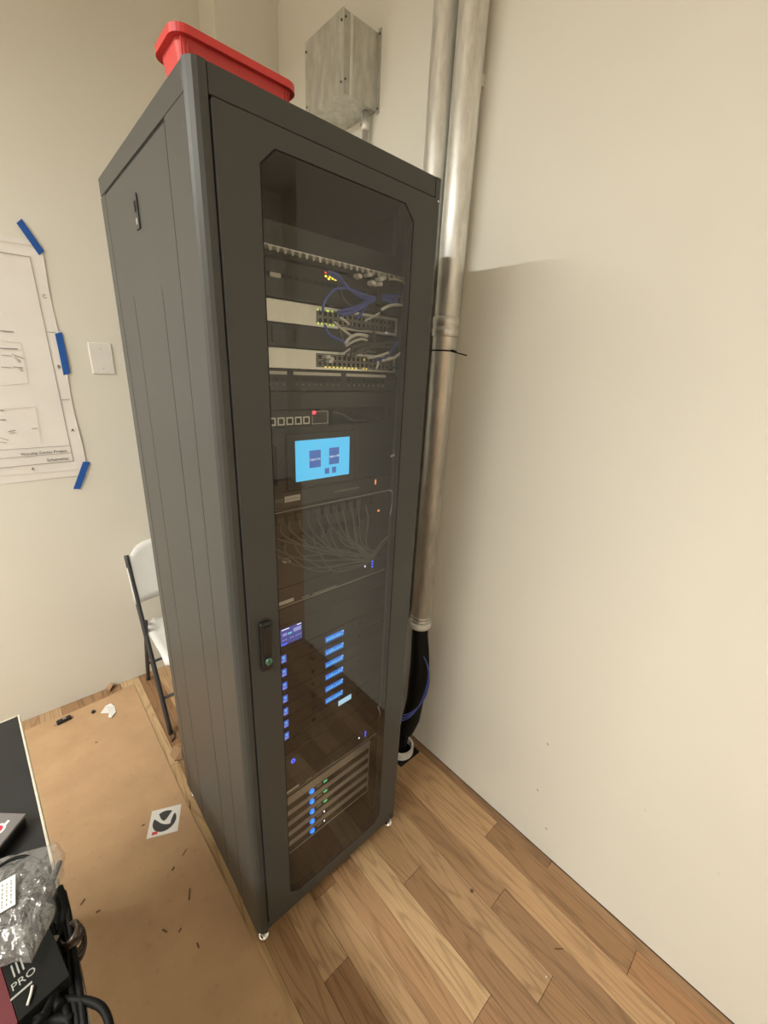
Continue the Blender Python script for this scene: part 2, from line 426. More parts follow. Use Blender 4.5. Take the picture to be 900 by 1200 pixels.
# door
DX0, DX1, DZ0, DZ1 = .0335, .5765, .0945, 2.1715
WX0, WX1, WZ0, WZ1 = .110, .497, .124, 2.138
def octo(x0, x1, z0, z1, c):
    return [(x0+c, z0), (x1-c, z0), (x1, z0+c), (x1, z1-c), (x1-c, z1), (x0+c, z1), (x0, z1-c), (x0, z0+c)]
door = MB().ring(octo(DX0, DX1, DZ0, DZ1, .0008), octo(WX0, WX1, WZ0, WZ1, .030), 'y', -.006, .016).build('door', m_paint, rack)
MB().ring(octo(WX0+.0005, WX1-.0005, WZ0+.0005, WZ1-.0005, .030), octo(WX0+.0025, WX1-.0025, WZ0+.0025, WZ1-.0025, .0297), 'y', -.0055, .014).build('gasket', m_gap, door)
MB().prism(octo(WX0+.0025, WX1-.0025, WZ0+.0025, WZ1-.0025, .0297), 'y', -.0052, -.0012).build('glass_pane', m_glass, door)
MB().ring(octo(DX0-.003, DX1+.003, DZ0-.003, DZ1+.003, .0008), octo(DX0+.004, DX1-.004, DZ0+.004, DZ1-.004, .0008), 'y', .017, .030).build('door_gap_ring', m_gap, rack)  # black ring set behind the gap around the door
h = MB().box(.055, .087, -.019, -.006, 1.062, 1.200, .006, 3).build('handle', m_blk2, door)
MB().box(.0605, .0815, -.0235, -.019, 1.115, 1.190, .0022).build('swing_lever', m_blk2, h)
MB().lathe([(.0088, -.0235), (.0088, -.019)], (.071, 0, 1.091), 'y', 20).build('lock', mat('lock_teal', (.12, .30, .24), .25, .5, noise=.1, nscale=80), h)
MB().box(.0702, .0718, -.0242, -.0235, 1.086, 1.096).build('keyway', m_gap, h)
MB().lathe([(.0022, -.010), (.0022, -.006)], (.571, 0, 2.166), 'y', 12).build('hinge_pin', m_chrome, door)
# rails
for x in (.048, .528):
    for y in (.082, .56):
        MB().box(x, x+.024, y, y+.018, .062, ZT-.01).build('mounting_rail', m_dark, rack)
# feet
for x in (.022, W-.022):
    for y in (.020, D-.03):
        f = MB().lathe([(.0065, .008), (.0065, .056)], (x, y, 0), 'z', 14).build('foot', m_chrome, rack)
        MB().lathe([(.019, .0), (.019, .004), (.015, .010), (.008, .014)], (x, y, .0042 if x < .1 else 0), 'z', 20).build('foot_pad', m_chrome, f)

# ------------------------------------------------------------------ rack equipment
YF = .078
def unit(name, label, cat, z0, z1, m=m_blk, depth=.30, x0=.060, x1=.540, group=None):
    r = empty(name, (.3, YF+.1, z0), label, cat, group)
    f = MB().box(x0, x1, YF, YF+.003, z0+.0006, z1-.0006, .0006, 1).build('faceplate', m, r)
    MB().box(.076, .524, YF+.003, YF+depth, z0+.0012, z1-.0012).build('chassis', m_blk, r)
    return r, f
def fbox(name, m, parent, x0, x1, z0, z1, t=.001, y=YF, bev=0):
    return MB().box(x0, x1, y-t, y, z0, z1, bev).build(name, m, parent)
def jack_mesh(wd, ht, rim, m_rim, parent, x, z, y=YF, name='port'):
    a = [(x-wd/2, z-ht/2), (x+wd/2, z-ht/2), (x+wd/2, z+ht/2), (x-wd/2, z+ht/2)]
    i = [(x-wd/2+rim, z-ht/2+rim), (x+wd/2-rim, z-ht/2+rim), (x+wd/2-rim, z+ht/2-rim), (x-wd/2+rim, z+ht/2-rim)]
    o = MB().ring(a, i, 'y', y-.0012, y).build(name, m_rim, parent)
    MB().prism(i, 'y', y-.0004, y).build('socket', m_gap, o)
    return o
def rep(o, n, dx, dz=0):
    for i in range(1, n):
        c = copy_to(o, (dx*i, 0, dz*i))
        for ch in o.children:
            cc = ch.copy(); COL.objects.link(cc); cc.parent = c
def leds(parent, m, spots, s=.0022, name='led'):
    for x, z in spots:
        fbox(name, m, parent, x-s, x+s, z-s*.8, z+s*.8, .0016)

# comb cable manager and black switch at the top
r, f = unit('cable_manager', 'pale metal comb strip cable manager, topmost unit in the rack', 'cable manager', 1.990, 2.004, m_blk, .12)
MB().box(.062, .538, .050, YF, 2.0012, 2.0032, .0004, 1).build('top_lip', m_silver, r)
t0 = MB().prism([(.064, 2.001), (.074, 2.001), (.071, 1.9925), (.067, 1.9925)], 'y', .050, .052).build('tooth', m_lip, r)
for i in range(1, 28): copy_to(t0, (.0170*i, 0, 0))
unit('blank_panel', 'plain black blank panel above the comb strip', 'panel', 2.006, 2.054, m_blk, .03)
r, f = unit('network_switch', 'black network switch with yellow lights under the comb strip', 'network switch', 1.914, 1.986, m_blk, .30)
j = jack_mesh(.013, .011, .0012, m_blk2, r, .075, 1.957); rep(j, 27, .0172)
leds(r, l_yel, [(.306, 1.974), (.314, 1.970), (.318, 1.975), (.325, 1.972), (.333, 1.971)], .0026)
leds(r, l_red, [(.305, 1.985-.004)], .0014)
fbox('bracket', m_lip, r, .160, .185, 1.950, 1.958, .012)

def silver_switch(z0, z1, label, xb, two):
    r, f = unit('silver_switch', label, 'network switch', z0, z1, m_silver, .28)
    zc = (z0+z1)/2
    MB().box(xb, .530, YF-.0009, YF, zc-.0155, zc+.0155).build('port_block', m_blk2, r)
    a = jack_mesh(.0125, .0125, .0012, m_lip, r, xb+.009, zc+.0072, YF-.001); rep(a, 16, .0146)
    a = jack_mesh(.0125, .0125, .0012, m_lip, r, xb+.009, zc-.0072, YF-.001); rep(a, 16, .0146)
    return r
r = silver_switch(1.8655, 1.911, 'silver network switch with green-yellow lights in two rows', .280, True)
leds(r, l_ygr, [(.283+.0075*i+(i % 2)*.003, 1.902) for i in range(6)]+[(.284+.0075*i+(i % 3)*.003, 1.874) for i in range(6)], .0022)
leds(r, l_wht, [(.440+.06, 1.872)], .0018)
r = silver_switch(1.7705, 1.8145, 'silver network switch above patch panel, single row of yellow lights', .279, False)
leds(r, l_yel, [(.305+.0118*i, 1.778) for i in range(9)]+[(.424, 1.779), (.434, 1.778), (.425, 1.800)], .0022)

r, f = unit('brush_panel', 'black panel with framed opening between the two silver switches', 'panel', 1.8160, 1.8640, m_blk, .10)
MB().ring([(.165, 1.824), (.226, 1.824), (.226, 1.858), (.165, 1.858)], [(.169, 1.828), (.222, 1.828), (.222, 1.854), (.169, 1.854)], 'y', YF-.003, YF).build('opening_frame', m_dark, r)

r, f = unit('patch_bay', 'black patch panel with white label strips and numbered ports', 'patch panel', 1.722, 1.769, m_blk, .06)
n = 1
for g in range(3):
    xs = .063+.1528*g
    fbox('label_strip', m_label, r, xs, xs+.136, 1.7575, 1.7645, .0012)
    for k in range(8):
        x = xs+.0085+.017*k
        if n == 1: j0 = jack_mesh(.0135, .0125, .0012, m_blk2, r, x, 1.7475)
        else:
            c = copy_to(j0, (xs+.0085+.017*k-.0715, 0, 0))
            for ch in j0.children:
                cc = ch.copy(); COL.objects.link(cc); cc.parent = c
        text(str(n), 'port_number', m_inkl, r, (x, YF-.0005, 1.7335), (1, 0, 0), (0, 0, 1), .0065, 'CENTER')
        n += 1
unit('blank_panel', 'plain black blank panel under the numbered patch panel', 'panel', 1.6785, 1.7205, m_blk, .03)

# router on a shelf
r = empty('shelf', (.3, .17, 1.6365), 'thin black rack shelf carrying the small router', 'shelf')
MB().box(.076, .524, YF-.012, .30, 1.6365, 1.6395).build('tray', m_blk, r)
for x in (.060, .5245): MB().box(x, x+.0155, YF, YF+.003, 1.6365, 1.6765).build('ear', m_blk, r)
r = empty('router', (.19, .15, 1.6395), 'small black router with ethernet ports and red status light', 'router')
MB().box(.085, .258, YF-.006, .20, 1.6395, 1.6775, .001).build('case', m_blk2, r)
MB().box(.259, .312, YF-.004, .20, 1.6395, 1.6765, .001).build('side_module', m_dark, r)
MB().ring([(.262, 1.6425), (.310, 1.6425), (.310, 1.674), (.262, 1.674)], [(.264, 1.6445), (.308, 1.6445), (.308, 1.672), (.264, 1.672)], 'y', YF-.0055, YF-.004).build('module_frame', m_lip, r)
j = jack_mesh(.0178, .0180, .0030, m_white, r, .1085, 1.6535, YF-.006); rep(j, 7, .0228)
for i in range(7):
    x = .1085+.0228*i
    fbox('port_tab', m_gap, r, x-.003, x+.003, 1.671, 1.675, .0004, YF-.006)
MB().lathe([(.0042, -.003), (.0042, 0)], (.268, YF-.004, 1.671), 'y', 12).build('status_led', l_red, r)
MB().tube([(.325, .07, 1.672), (.350, .066, 1.665), (.385, .068, 1.648), (.44, .08, 1.645)], .003).build('router_cable', m_gcab, None, 'dark grey cable lying beside the small router', 'cable')

# power controller with touch screen
r, f = unit('power_controller', 'black power controller with bright blue touch screen', 'power controller', 1.437, 1.6355, m_blk, .30)
bz = fbox('screen_bezel', m_blk2, r, .190, .398, 1.486, 1.622, .006, YF, .002)
sc = fbox('screen', l_scr, r, .2125, .3785, 1.5025, 1.6050, .0008, YF-.006)
for x0, x1, z0, z1, t in ((.252, .286, 1.5335, 1.578, 'Lights On'), (.312, .344, 1.536, 1.580, 'Lights Off')):
    bt = fbox('screen_button', l_scrb, sc, x0, x1, z0, z1, .0004, YF-.0068)
    text(t, 'button_text', l_scrt, sc, ((x0+x1)/2, YF-.0074, (z0+z1)/2-.003), (1, 0, 0), (0, 0, 1), .0078, 'CENTER')
fbox('screen_button', l_scrb, sc, .2985, .3125, 1.5125, 1.5275, .0004, YF-.0068)
fbox('screen_button', l_scrb, sc, .3215, .3345, 1.5125, 1.5285, .0004, YF-.0068)
MB().box(.158, .164, YF-.012, YF, 1.50, 1.60, .002).build('grab_handle', m_blk2, r)
MB().box(.062, .538, YF-.002, YF, 1.4785, 1.4805).build('seam', m_gap, r)
text('TCE', 'maker_text', m_inkl, r, (.157, YF-.0005, 1.455), (1, 0, 0), (0, 0, 1), .012)
lb = fbox('maker_plate', m_label, r, .1825, .2275, 1.4525, 1.4675, .001)
text('GAMMA', 'maker_plate_text', m_inkl, lb, (.205, YF-.0012, 1.4562), (1, 0, 0), (0, 0, 1), .0115, 'CENTER')
text('16 x POWER SEQUENCER', 'model_text', m_inkl, r, (.335, YF-.0005, 1.4535), (1, 0, 0), (0, 0, 1), .0075)
fbox('indicator', l_org, r, .4805, .4845, 1.456, 1.470, .002)

# audio snake panel with its fan of cables
r, f = unit('snake_panel', 'black audio panel with rows of plugs and a fan of cables', 'audio panel', 1.2155, 1.4355, m_blk, .20)
MB().box(.062, .538, YF-.004, YF, 1.4285, 1.4305, .0005, 1).build('top_strip', m_lip, r)
pl = MB().box(.098, .114, YF-.014, YF, 1.398, 1.424, .002).build('plug', m_blk2, r)
for i in range(1, 14): copy_to(pl, (.0275*i, 0, 0))
pl = MB().box(.112, .128, YF-.014, YF, 1.340, 1.362, .002).build('plug', m_blk2, r)
for i in range(1, 13): copy_to(pl, (.0275*i, 0, 0))
leds(r, l_org, [(.500, 1.370)], .0034)
fbox('tag', m_label, r, .1685, .1765, 1.2935, 1.2975, .012); fbox('tag', m_label, r, .180, .188, 1.2915, 1.2955, .012)
rnd = random.Random(3)
for i in range(24):
    top = i < 13
    x = .106+.0275*i if top else .120+.0275*(i-13)
    z = 1.405 if top else 1.348
    yy = YF-.018-rnd.uniform(0, .014)
    e = Vector((.452+rnd.uniform(-.006, .006), YF-.022, 1.232+rnd.uniform(-.012, .012)))
    a_ = Vector((x, yy, z-.026)); sag = rnd.uniform(-.012, .035)*(1 if i % 3 else 1.8)
    m1 = a_.lerp(e, .33)+Vector((-.012, -.003, -sag)); m2 = a_.lerp(e, .72)+Vector((0, 0, -sag*.7+.004))
    p = [(x, YF-.012, z), a_, m1, m2, e, (.505, YF-.016, 1.262+rnd.uniform(-.01, .01)), (.544, .062, 1.285)]
    if x > .42: p = [(x, YF-.012, z), (x, yy, z-.04), (x-.005+.03*(.45-x), yy, 1.29), (.468, YF-.02, 1.25), (.505, YF-.016, 1.264), (.544, .062, 1.285)]
    MB().tube(p, .0019, 7).build('audio_cable', m_acab, None, 'thin dark grey audio cable fanning out from the audio panel', 'cable', 'audio cables fanning from the audio panel')
MB().tube([(.522, .062, 1.436), (.533, .055, 1.428), (.534, .055, 1.39), (.533, .06, 1.355)], .0016).build('white_lead', m_wcab, None, 'short white lead hanging near the orange lights inside the rack', 'cable')
MB().tube([P(458, 535, 'y', .05), P(463, 532.5, 'y', .045), P(470, 529, 'y', .04)], .0028).build('white_lead', m_wcab, None, 'short white lead poking out beside the blue touch screen', 'cable')

def dsp(z0, label):
    r, f = unit('signal_processor', label, 'signal processor', z0, z0+.060, m_blk, .30)
    fbox('maker_plate', m_label, r, .150, .200, z0+.0115, z0+.0215, .001)
    MB().box(.062, .538, YF-.003, YF, z0+.004, z0+.006).build('lower_lip', m_lip, r)
    fbox('printed_line', m_inkl, r, .226, .250, z0+.010, z0+.013, .0005); fbox('printed_line', m_inkl, r, .262, .345, z0+.0085, z0+.0115, .0005)
    fbox('power_led', l_wht, r, .4505, .4555, z0+.038, z0+.043, .0016)
    leds(r, l_blu, [(.4835, z0+.031), (.4835, z0+.040), (.4835, z0+.049)], .0022)
    return r
dsp(1.1545, 'black signal processor directly below the fan of audio cables')
unit('blank_panel', 'plain black blank panel above the violet screen unit', 'panel', 1.1015, 1.1535, m_blk, .03)
r, f = unit('audio_processor', 'black audio processor with violet lit menu screen', 'audio processor', 1.0155, 1.1005, m_blk, .30)
sc = fbox('screen', l_pur, r, .108, .2235, 1.0355, 1.0890, .0012)
fbox('screen_line', l_wht, sc, .160, .183, 1.0855, 1.0875, .0004, YF-.0012); fbox('screen_line', l_wht, sc, .208, .221, 1.0855, 1.0875, .0004, YF-.0012)
fbox('screen_field', l_cyan, sc, .178, .191, 1.0665, 1.0715, .0004, YF-.0012); fbox('screen_field', l_purt, sc, .162, .175, 1.066, 1.074, .0004, YF-.0012)
fbox('screen_field', l_purt, sc, .196, .221, 1.067, 1.079, .0004, YF-.0012); fbox('screen_field', l_blu, sc, .158, .175, 1.0375, 1.0405, .0004, YF-.0012)
for x in (.162, .170, .185, .192, .203, .210, .217): fbox('screen_field', l_purt, sc, x, x+.004, 1.051, 1.0545, .0004, YF-.0012)
for i in range(7):
    zc = .9910-.0471*i
    lab = 'black wireless receiver with blue lit displays, %s below the violet screen unit' % ('first', 'second', 'third', 'fourth', 'fifth', 'sixth', '')[i]
    if i == 6: lab = 'black wireless receiver with pale display, lowest of its stack'
    r, f = unit('wireless_receiver', lab, 'receiver', zc-.0233, zc+.0233, m_blk, .28, group='wireless receivers stacked in the rack' if i < 6 else None)
    d = fbox('display', l_sq, r, .110, .1705, zc-.0125, zc+.0125, .0012)
    fbox('readout', l_dist, d, .160, .166, zc+.001, zc+.008, .0004, YF-.0012); fbox('readout', l_purt, d, .155, .167, zc-.009, zc-.005, .0004, YF-.0012)
    if i < 6:
        d = fbox('display', l_dis, r, .305, .3745, zc-.012, zc+.0075, .0012)
        for q in range(7):
            x = .309+.009*q; hgt = rnd.uniform(.004, .010)
            fbox('readout', l_dist, d, x, x+.0062, zc-.007, zc-.007+hgt, .0004, YF-.0012)
        fbox('readout', l_disw, d, .368, .3735, zc+.0015, zc+.006, .0004, YF-.0012)
    else:
        fbox('display', l_disw, r, .357, .411, .7035, .7235, .0012)
    k = MB().lathe([(.008, -.010), (.008, 0)], (.26, YF, zc), 'y', 16).build('knob', m_blk2, r)
    MB().lathe([(.006, -.008), (.006, 0)], (.44, YF, zc), 'y', 14).build('knob', m_blk2, r)
unit('blank_panel', 'plain black blank panel below the wireless receivers', 'panel', .6345, .6845, m_blk, .03)
r, f = unit('power_conditioner', 'black power unit with a small blue glowing emblem', 'power unit', .5175, .6325, m_blk, .30)
MB().lathe([(.0075, -.0016), (.0075, 0)], (.182, YF, .592), 'y', 16).build('emblem_light', l_blu, r)
MB().lathe([(.004, -.002), (.004, -.0016)], (.182, YF, .592), 'y', 16).build('emblem_core', m_blk2, r)
dsp(.4565, 'black signal processor directly above the amplifiers with blue buttons')
gl = (3, 3, 3, 1, 1)
for i in range(5):
    zc = .4050-.0487*i
    r = empty('amplifier', (.3, .2, zc-.0243), ('slim amplifier with blue lit button, %s down from the signal processor' % ('', 'second', 'third', 'fourth', 'fifth')[i]) if i else 'slim amplifier with blue lit button, topmost, under a wide grey edge', 'amplifier', 'slim amplifiers stacked low in the rack' if i else None)
    MB().box(.060, .540, YF, YF+.003, zc-.0237, zc+.0237).build('faceplate', m_blk, r)
    MB().box(.076, .524, YF+.003, YF+.30, zc-.0232, zc+.0232).build('chassis', m_blk, r)
    MB().box(.062, .506, YF-.003, YF, zc+.0130, zc+.0237 if i else zc+.047, .0008).build('upper_edge', m_lip, r)
    MB().box(.062, .506, YF-.003, YF, zc-.0237, zc-.0160 if i < 4 else zc-.0205, .0008).build('lower_edge', m_lip, r)
    MB().box(.5035, .506, YF-.003, YF, zc-.016, zc+.013).build('end_edge', m_lip, r)
    bt = MB().lathe([(.0085, -.0045), (.0100, -.001), (.0100, 0)], (.2485, YF, zc-.001), 'y', 20).build('power_button', l_btn, r)
    MB().lathe([(.0036, -.0051), (.0036, -.0045)], (.2485, YF, zc-.001), 'y', 12).build('button_mark', l_dist, bt)
    fbox('lettering', m_inkl, r, .268, .289, zc-.004, zc+.004, .0005, YF)
    fbox('signal_led', l_grn if gl[i] > 1 else l_wht, r, .2975, .2975+(.0145 if gl[i] > 1 else .005), zc-.004, zc+.0035, .0012, YF)

# patch cables (traced on planes just in front of the units)
def Z(pts, y0=.05, dy=.0):
    return [P(370+u/7.5, 300+v/7.5, 'y', y0+dy*i) for i, (u, v) in enumerate(pts)]
blues = [[(100, 140), (200, 170), (280, 280), (400, 330), (520, 365), (600, 352), (740, 352)],
         [(130, 165), (250, 240), (330, 320), (440, 375), (540, 372), (720, 378)],
         [(60, 490), (80, 400), (150, 310), (210, 285), (290, 290), (420, 338), (560, 380), (700, 408)],
         [(200, 500), (300, 480), (400, 440), (480, 390), (560, 360), (720, 362)],
         [(225, 525), (350, 488), (440, 418), (540, 376), (660, 402)],
         [(370, 550), (410, 490), (460, 412), (550, 380), (710, 395)],
         [(215, 485), (330, 455), (430, 415), (520, 372), (640, 366)],
         [(80, 600), (110, 680), (210, 740), (280, 760)],
         [(520, 920), (600, 900), (660, 840), (690, 790), (720, 760)]]
_rb = random.Random(5)
for b_ in (3, 4, 5, 6, 3, 5):
    blues.insert(7, [(u+_rb.uniform(-16, 16), v+_rb.uniform(-16, 16)) for u, v in blues[b_]])
NB = 7+6
for i, p in enumerate(blues):
    lab = 'blue patch cable bundled in front of the upper switches'
    if i == NB: lab = 'blue patch cable looping below the lights of the silver switch'
    if i == NB+1: lab = 'blue patch cable crossing white cables at the lower silver switch'
    MB().tube(Z(p, .050+.003*(i % 4)), .0033, 7).build('patch_cable', m_blue, None, lab, 'cable', 'blue patch cables in the upper bundle' if i < NB else None)
MB().tube(Z([(548, 300), (552, 345), (552, 395), (545, 430)], .046), .0075, 8).build('cable_strap', m_kcab, None, 'black strap gathering the blue patch cables', 'strap')
whites = [([(580, 470), (640, 440), (700, 430), (800, 437)], .0038), ([(430, 570), (500, 535), (560, 500)], .0026), ([(165, 580), (230, 640), (310, 700)], .0030),
          ([(260, 770), (300, 720), (370, 690), (455, 705)], .0040), ([(265, 790), (330, 750), (400, 730), (450, 740)], .0030),
          ([(460, 895), (550, 880), (640, 850)], .0036), ([(590, 920), (680, 900), (730, 865), (780, 830)], .0040), ([(530, 990), (548, 960), (548, 925)], .0032),
          ([(215, 540), (260, 570), (295, 600)], .0028), ([(205, 860), (250, 850), (300, 815)], .0022)]
for i, (p, rr) in enumerate(whites):
    MB().tube(Z(p, .046+.003*(i % 3)), rr, 7).build('patch_cable', m_wcab, None, 'white patch cable curving across the silver switches', 'cable', 'white patch cables across the silver switches')
MB().tube(Z([(640, 205), (720, 208), (775, 240), (812, 315)], .046), .0026, 7).build('patch_cable', m_ycab, None, 'yellowish patch cable at the end of the comb strip', 'cable')
greys = [[(215, 300), (240, 370), (310, 440)], [(260, 880), (330, 800), (430, 770), (560, 770), (710, 760)], [(300, 900), (380, 830), (480, 800), (600, 780)],
         [(290, 620), (380, 640), (480, 640), (600, 660)], [(200, 640), (230, 720), (240, 800)], [(420, 860), (500, 800), (640, 800), (720, 780)],
         [(330, 870), (420, 840), (520, 850)], [(510, 640), (515, 760), (520, 850)], [(700, 980), (740, 990), (770, 1020)], [(280, 760), (320, 820), (300, 880)], [(640, 990), (700, 985), (705, 1060)]]
for i, p in enumerate(greys):
    MB().tube(Z(p, .056+.002*(i % 4)), .0032, 7).build('patch_cable', m_gcab, None, 'dark grey patch cable tangled in front of the silver switches', 'cable', 'dark grey patch cables by the silver switches')
for i, (u, v) in enumerate([(370, 180), (460, 168), (490, 240), (560, 205), (585, 190), (550, 250)]):
    c = P(370+u/7.5, 300+v/7.5, 'y', .060)
    MB().obox(c, (1, 0, -.25*(-1)**i), (0, 1, 0), (.25*(-1)**i, 0, 1), .0058, .010, .0042, .001).build('cable_plug', m_wcab, None, 'white network plug sticking out of the top switch', 'plug', 'white plugs in the top switch')
for i, (u, v) in enumerate([(100, 885), (130, 905), (120, 925)]):
    c = P(370+u/7.5, 300+v/7.5, 'y', .066)
    MB().obox(c, (1, 0, .2), (0, 1, 0), (-.2, 0, 1), .0055, .008, .0035, .001).build('cable_plug', m_wcab, None, 'white network plug in the lower silver switch', 'plug', 'white plugs in the lower silver switch')
MB().tube([P(443, 828, 'y', .06), P(447, 842, 'y', .055), P(446.5, 858, 'y', .06)], .0028, 7).build('white_lead', m_wcab, None, 'white lead hanging at the side below the wireless receivers', 'cable')

# ------------------------------------------------------------------ red bin on the rack
def rrect(x0, x1, y0, y1, r, n=6):
    out = []
    for cx, cy, a in ((x1-r, y0+r, -90), (x1-r, y1-r, 0), (x0+r, y1-r, 90), (x0+r, y0+r, 180)):
        for k in range(n+1):
            t = math.radians(a+90*k/n); out.append((cx+r*math.cos(t), cy+r*math.sin(t)))
    return out
bn = empty('plastic_bin', (.115, .11, H), 'red plastic bin with thick rim on top of the rack', 'bin')
def binwall():
    m = MB(); bm = m.bm
    loops = [(rrect(.020, .213, .070, .148, .016), H+.0005), (rrect(.012, .221, .062, .156, .018), H+.056), (rrect(.0135, .2195, .0635, .1545, .017), H+.056), (rrect(.0215, .2115, .0715, .1465, .015), H+.003)]
    L = [[bm.verts.new((p[0], p[1], z)) for p in lp] for lp, z in loops]
    n = len(L[0])
    for k in range(3):
        for i in range(n):
            f = bm.faces.new((L[k][i], L[k][(i+1) % n], L[k+1][(i+1) % n], L[k+1][i]))
    bm.faces.new(L[0][::-1]); bm.faces.new(L[3])
    bmesh.ops.recalc_face_normals(bm, faces=bm.faces[:])
    return m
binwall().build('body', m_red, bn)
MB().ring(rrect(.0035, .2295, .0535, .1645, .025), rrect(.0125, .2205, .0625, .1555, .017), 'z', H+.0495, H+.0612).build('rim', m_red, bn)
for x in (.017, .022, .027): MB().box(x, x+.0018, .0605, .064, H+.004, H+.047).build('rib', m_red, bn)
for x in (.203, .209): MB().box(x, x+.0018, .0605, .064, H+.004, H+.047).build('rib', m_red, bn)

# ------------------------------------------------------------------ conduits on the right wall
def conduit(y, zb, label, full):
    x = XW-.0445-.012
    r = empty('conduit', (x, y, zb), label, 'conduit')
    m = MB(); m.lathe([(.0435, zb), (.0435, ZC-.002)], (x, y, 0), 'z', 28); m.build('pipe', m_galv, r)
    if full:
        MB().lathe([(.0436, 1.895), (.0480, 1.899), (.0480, 1.922), (.0455, 1.925), (.0455, 1.930), (.0480, 1.933), (.0480, 1.957), (.0436, 1.961)], (x, y, 0), 'z', 28).build('coupling', m_galv, r)
        MB().lathe([(.0436, zb+.022), (.0462, zb+.024), (.0462, zb+.030), (.0436, zb+.032)], (x, y, 0), 'z', 28).build('collar_ring', m_galv, r)
        MB().lathe([(.0436, zb+.040), (.0455, zb+.041), (.0455, zb+.045), (.0436, zb+.046)], (x, y, 0), 'z', 28).build('collar_ring', m_galv, r)
        MB().lathe([(.036, zb-.012), (.0480, zb-.012), (.0485, zb+.014), (.0436, zb+.016)], (x, y, 0), 'z', 28).build('bushing', m_white, r)
        MB().box(x+.035, XW, y-.02, y+.02, 2.60, 2.63).build('wall_strut', m_galv, r)
    return r, x
cr, cx = conduit(.222, .722, 'galvanized steel conduit with coupling and white bushing', True)
conduit(.322, .722, 'galvanized steel conduit tucked behind the coupled one', False)
z = MB(); z.lathe([(.0436, 1.848), (.0452, 1.848), (.0452, 1.8525), (.0436, 1.8525)], (cx, .222, 0), 'z', 28)
zt = z.build('zip_tie', m_kcab, None, 'black zip tie around the galvanized conduit with loose tail', 'zip tie')
MB().tube([(cx-.008, .222-.045, 1.850), (cx-.010, .165, 1.846), (cx-.010, .112, 1.836)], .0022, 6).build('tail', m_kcab, zt)
MB().box(cx-.014, cx-.004, .171, .178, 1.846, 1.8545, .001).build('buckle', m_kcab, zt)
# cable bundle out of the conduit
bu = empty('cable_bundle', (.88, .21, .1), 'thick black cable bundle hanging out of the conduit', 'cable bundle')
MB().tube([(cx, .222, .735), (cx, .219, .66), (cx-.008, .200, .55), (cx-.016, .190, .44), (cx-.022, .196, .32), (cx-.030, .204, .22), (cx-.045, .216, .13)],
          [.034, .036, .042, .046, .040, .042, .030], 16).build('sleeve', m_kcab, bu)
for k in range(6):
    a = k*1.05
    MB().tube([(cx-.03+.012*math.cos(a), .206+.012*math.sin(a), .22), (cx-.047+.014*math.cos(a), .222+.014*math.sin(a), .12), (cx-.052+.016*math.cos(a), .236+.016*math.sin(a), .004)], .010, 8).build('cable', m_kcab, bu)
for k in range(3):
    MB().tube([(cx-.02, .222-.040, .60), (cx-.012-.006*k, .138-.004*k, .52), (cx-.035-.010*k, .124+.003*k, .41-.012*k), (cx-.105, .148+.006*k, .335-.020*k), (cx-.19, .22, .32-.016*k), (cx-.30, .30, .33)], .0026, 7).build('loop_cable', m_blue, None, 'blue cable looping out of the black cable bundle', 'cable', 'blue cables at the black bundle')
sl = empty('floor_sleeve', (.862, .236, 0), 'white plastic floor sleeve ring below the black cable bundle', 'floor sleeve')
MB().box(.797, .926, .168, .310, .0002, .0030).build('dark_cutout_sheet', m_gap, sl)  # flat black sheet, stands in for the darkness of the floor cut-out
m = MB()
oc = [(.862+.062*math.cos(2*PI*k/28), .236+.062*math.sin(2*PI*k/28)) for k in range(28)]
ic = [(.862+.052*math.cos(2*PI*k/28), .236+.052*math.sin(2*PI*k/28)) for k in range(28)]
m.ring(oc, ic, 'z', .003, .040); m.build('ring', m_white, sl)

# ------------------------------------------------------------------ junction box
jb = empty('junction_box', (.886, .82, 2.70), 'galvanized steel junction box mounted high on the wall', 'junction box')
MB().box(.812, XW, .703, .942, 2.699, 2.925, .001, 1).build('body', m_galvb, jb)
MB().box(.8075, .8118, .701, .944, 2.697, 2.927, .0008, 1).build('cover', m_galvb, jb)
for y in (.711, .934):
    for zz in (2.73, 2.895):
        MB().lathe([(.004, -.003), (.004, 0)], (.8075, y, zz), 'x', 10).build('screw', m_gcab, jb)
MB().box(XW-.003, XW, .688, .703, 2.690, 2.935).build('flange', m_galvb, jb)
for zz in (2.705, 2.92): MB().lathe([(.0035, -.003), (.0035, 0)], (XW-.003, .695, zz), 'x', 10).build('screw', m_gcab, jb)
for zz in (2.74, 2.905): MB().lathe([(.0035, -.0025), (.0035, 0)], (.818, .703, zz), 'y', 10).build('screw', m_gcab, jb)
MB().box(.838, .850, .7022, .7032, 2.70, 2.924).build('seam', m_galv, jb)
lc = empty('thin_conduit', (.936, .735, 0), 'thin galvanized conduit running down from the junction box', 'conduit')
MB().lathe([(.0115, .0005), (.0115, 2.675)], (.940, .735, 0), 'z', 16).build('pipe', m_galv, lc)
MB().lathe([(.0135, 2.640), (.0165, 2.642), (.0165, 2.668), (.0145, 2.670), (.0145, 2.6985)], (.940, .735, 0), 'z', 16).build('connector', m_galv, lc)
MB().box(.919, .926, .731, .739, 2.65, 2.66).build('set_screw', m_chrome, lc)

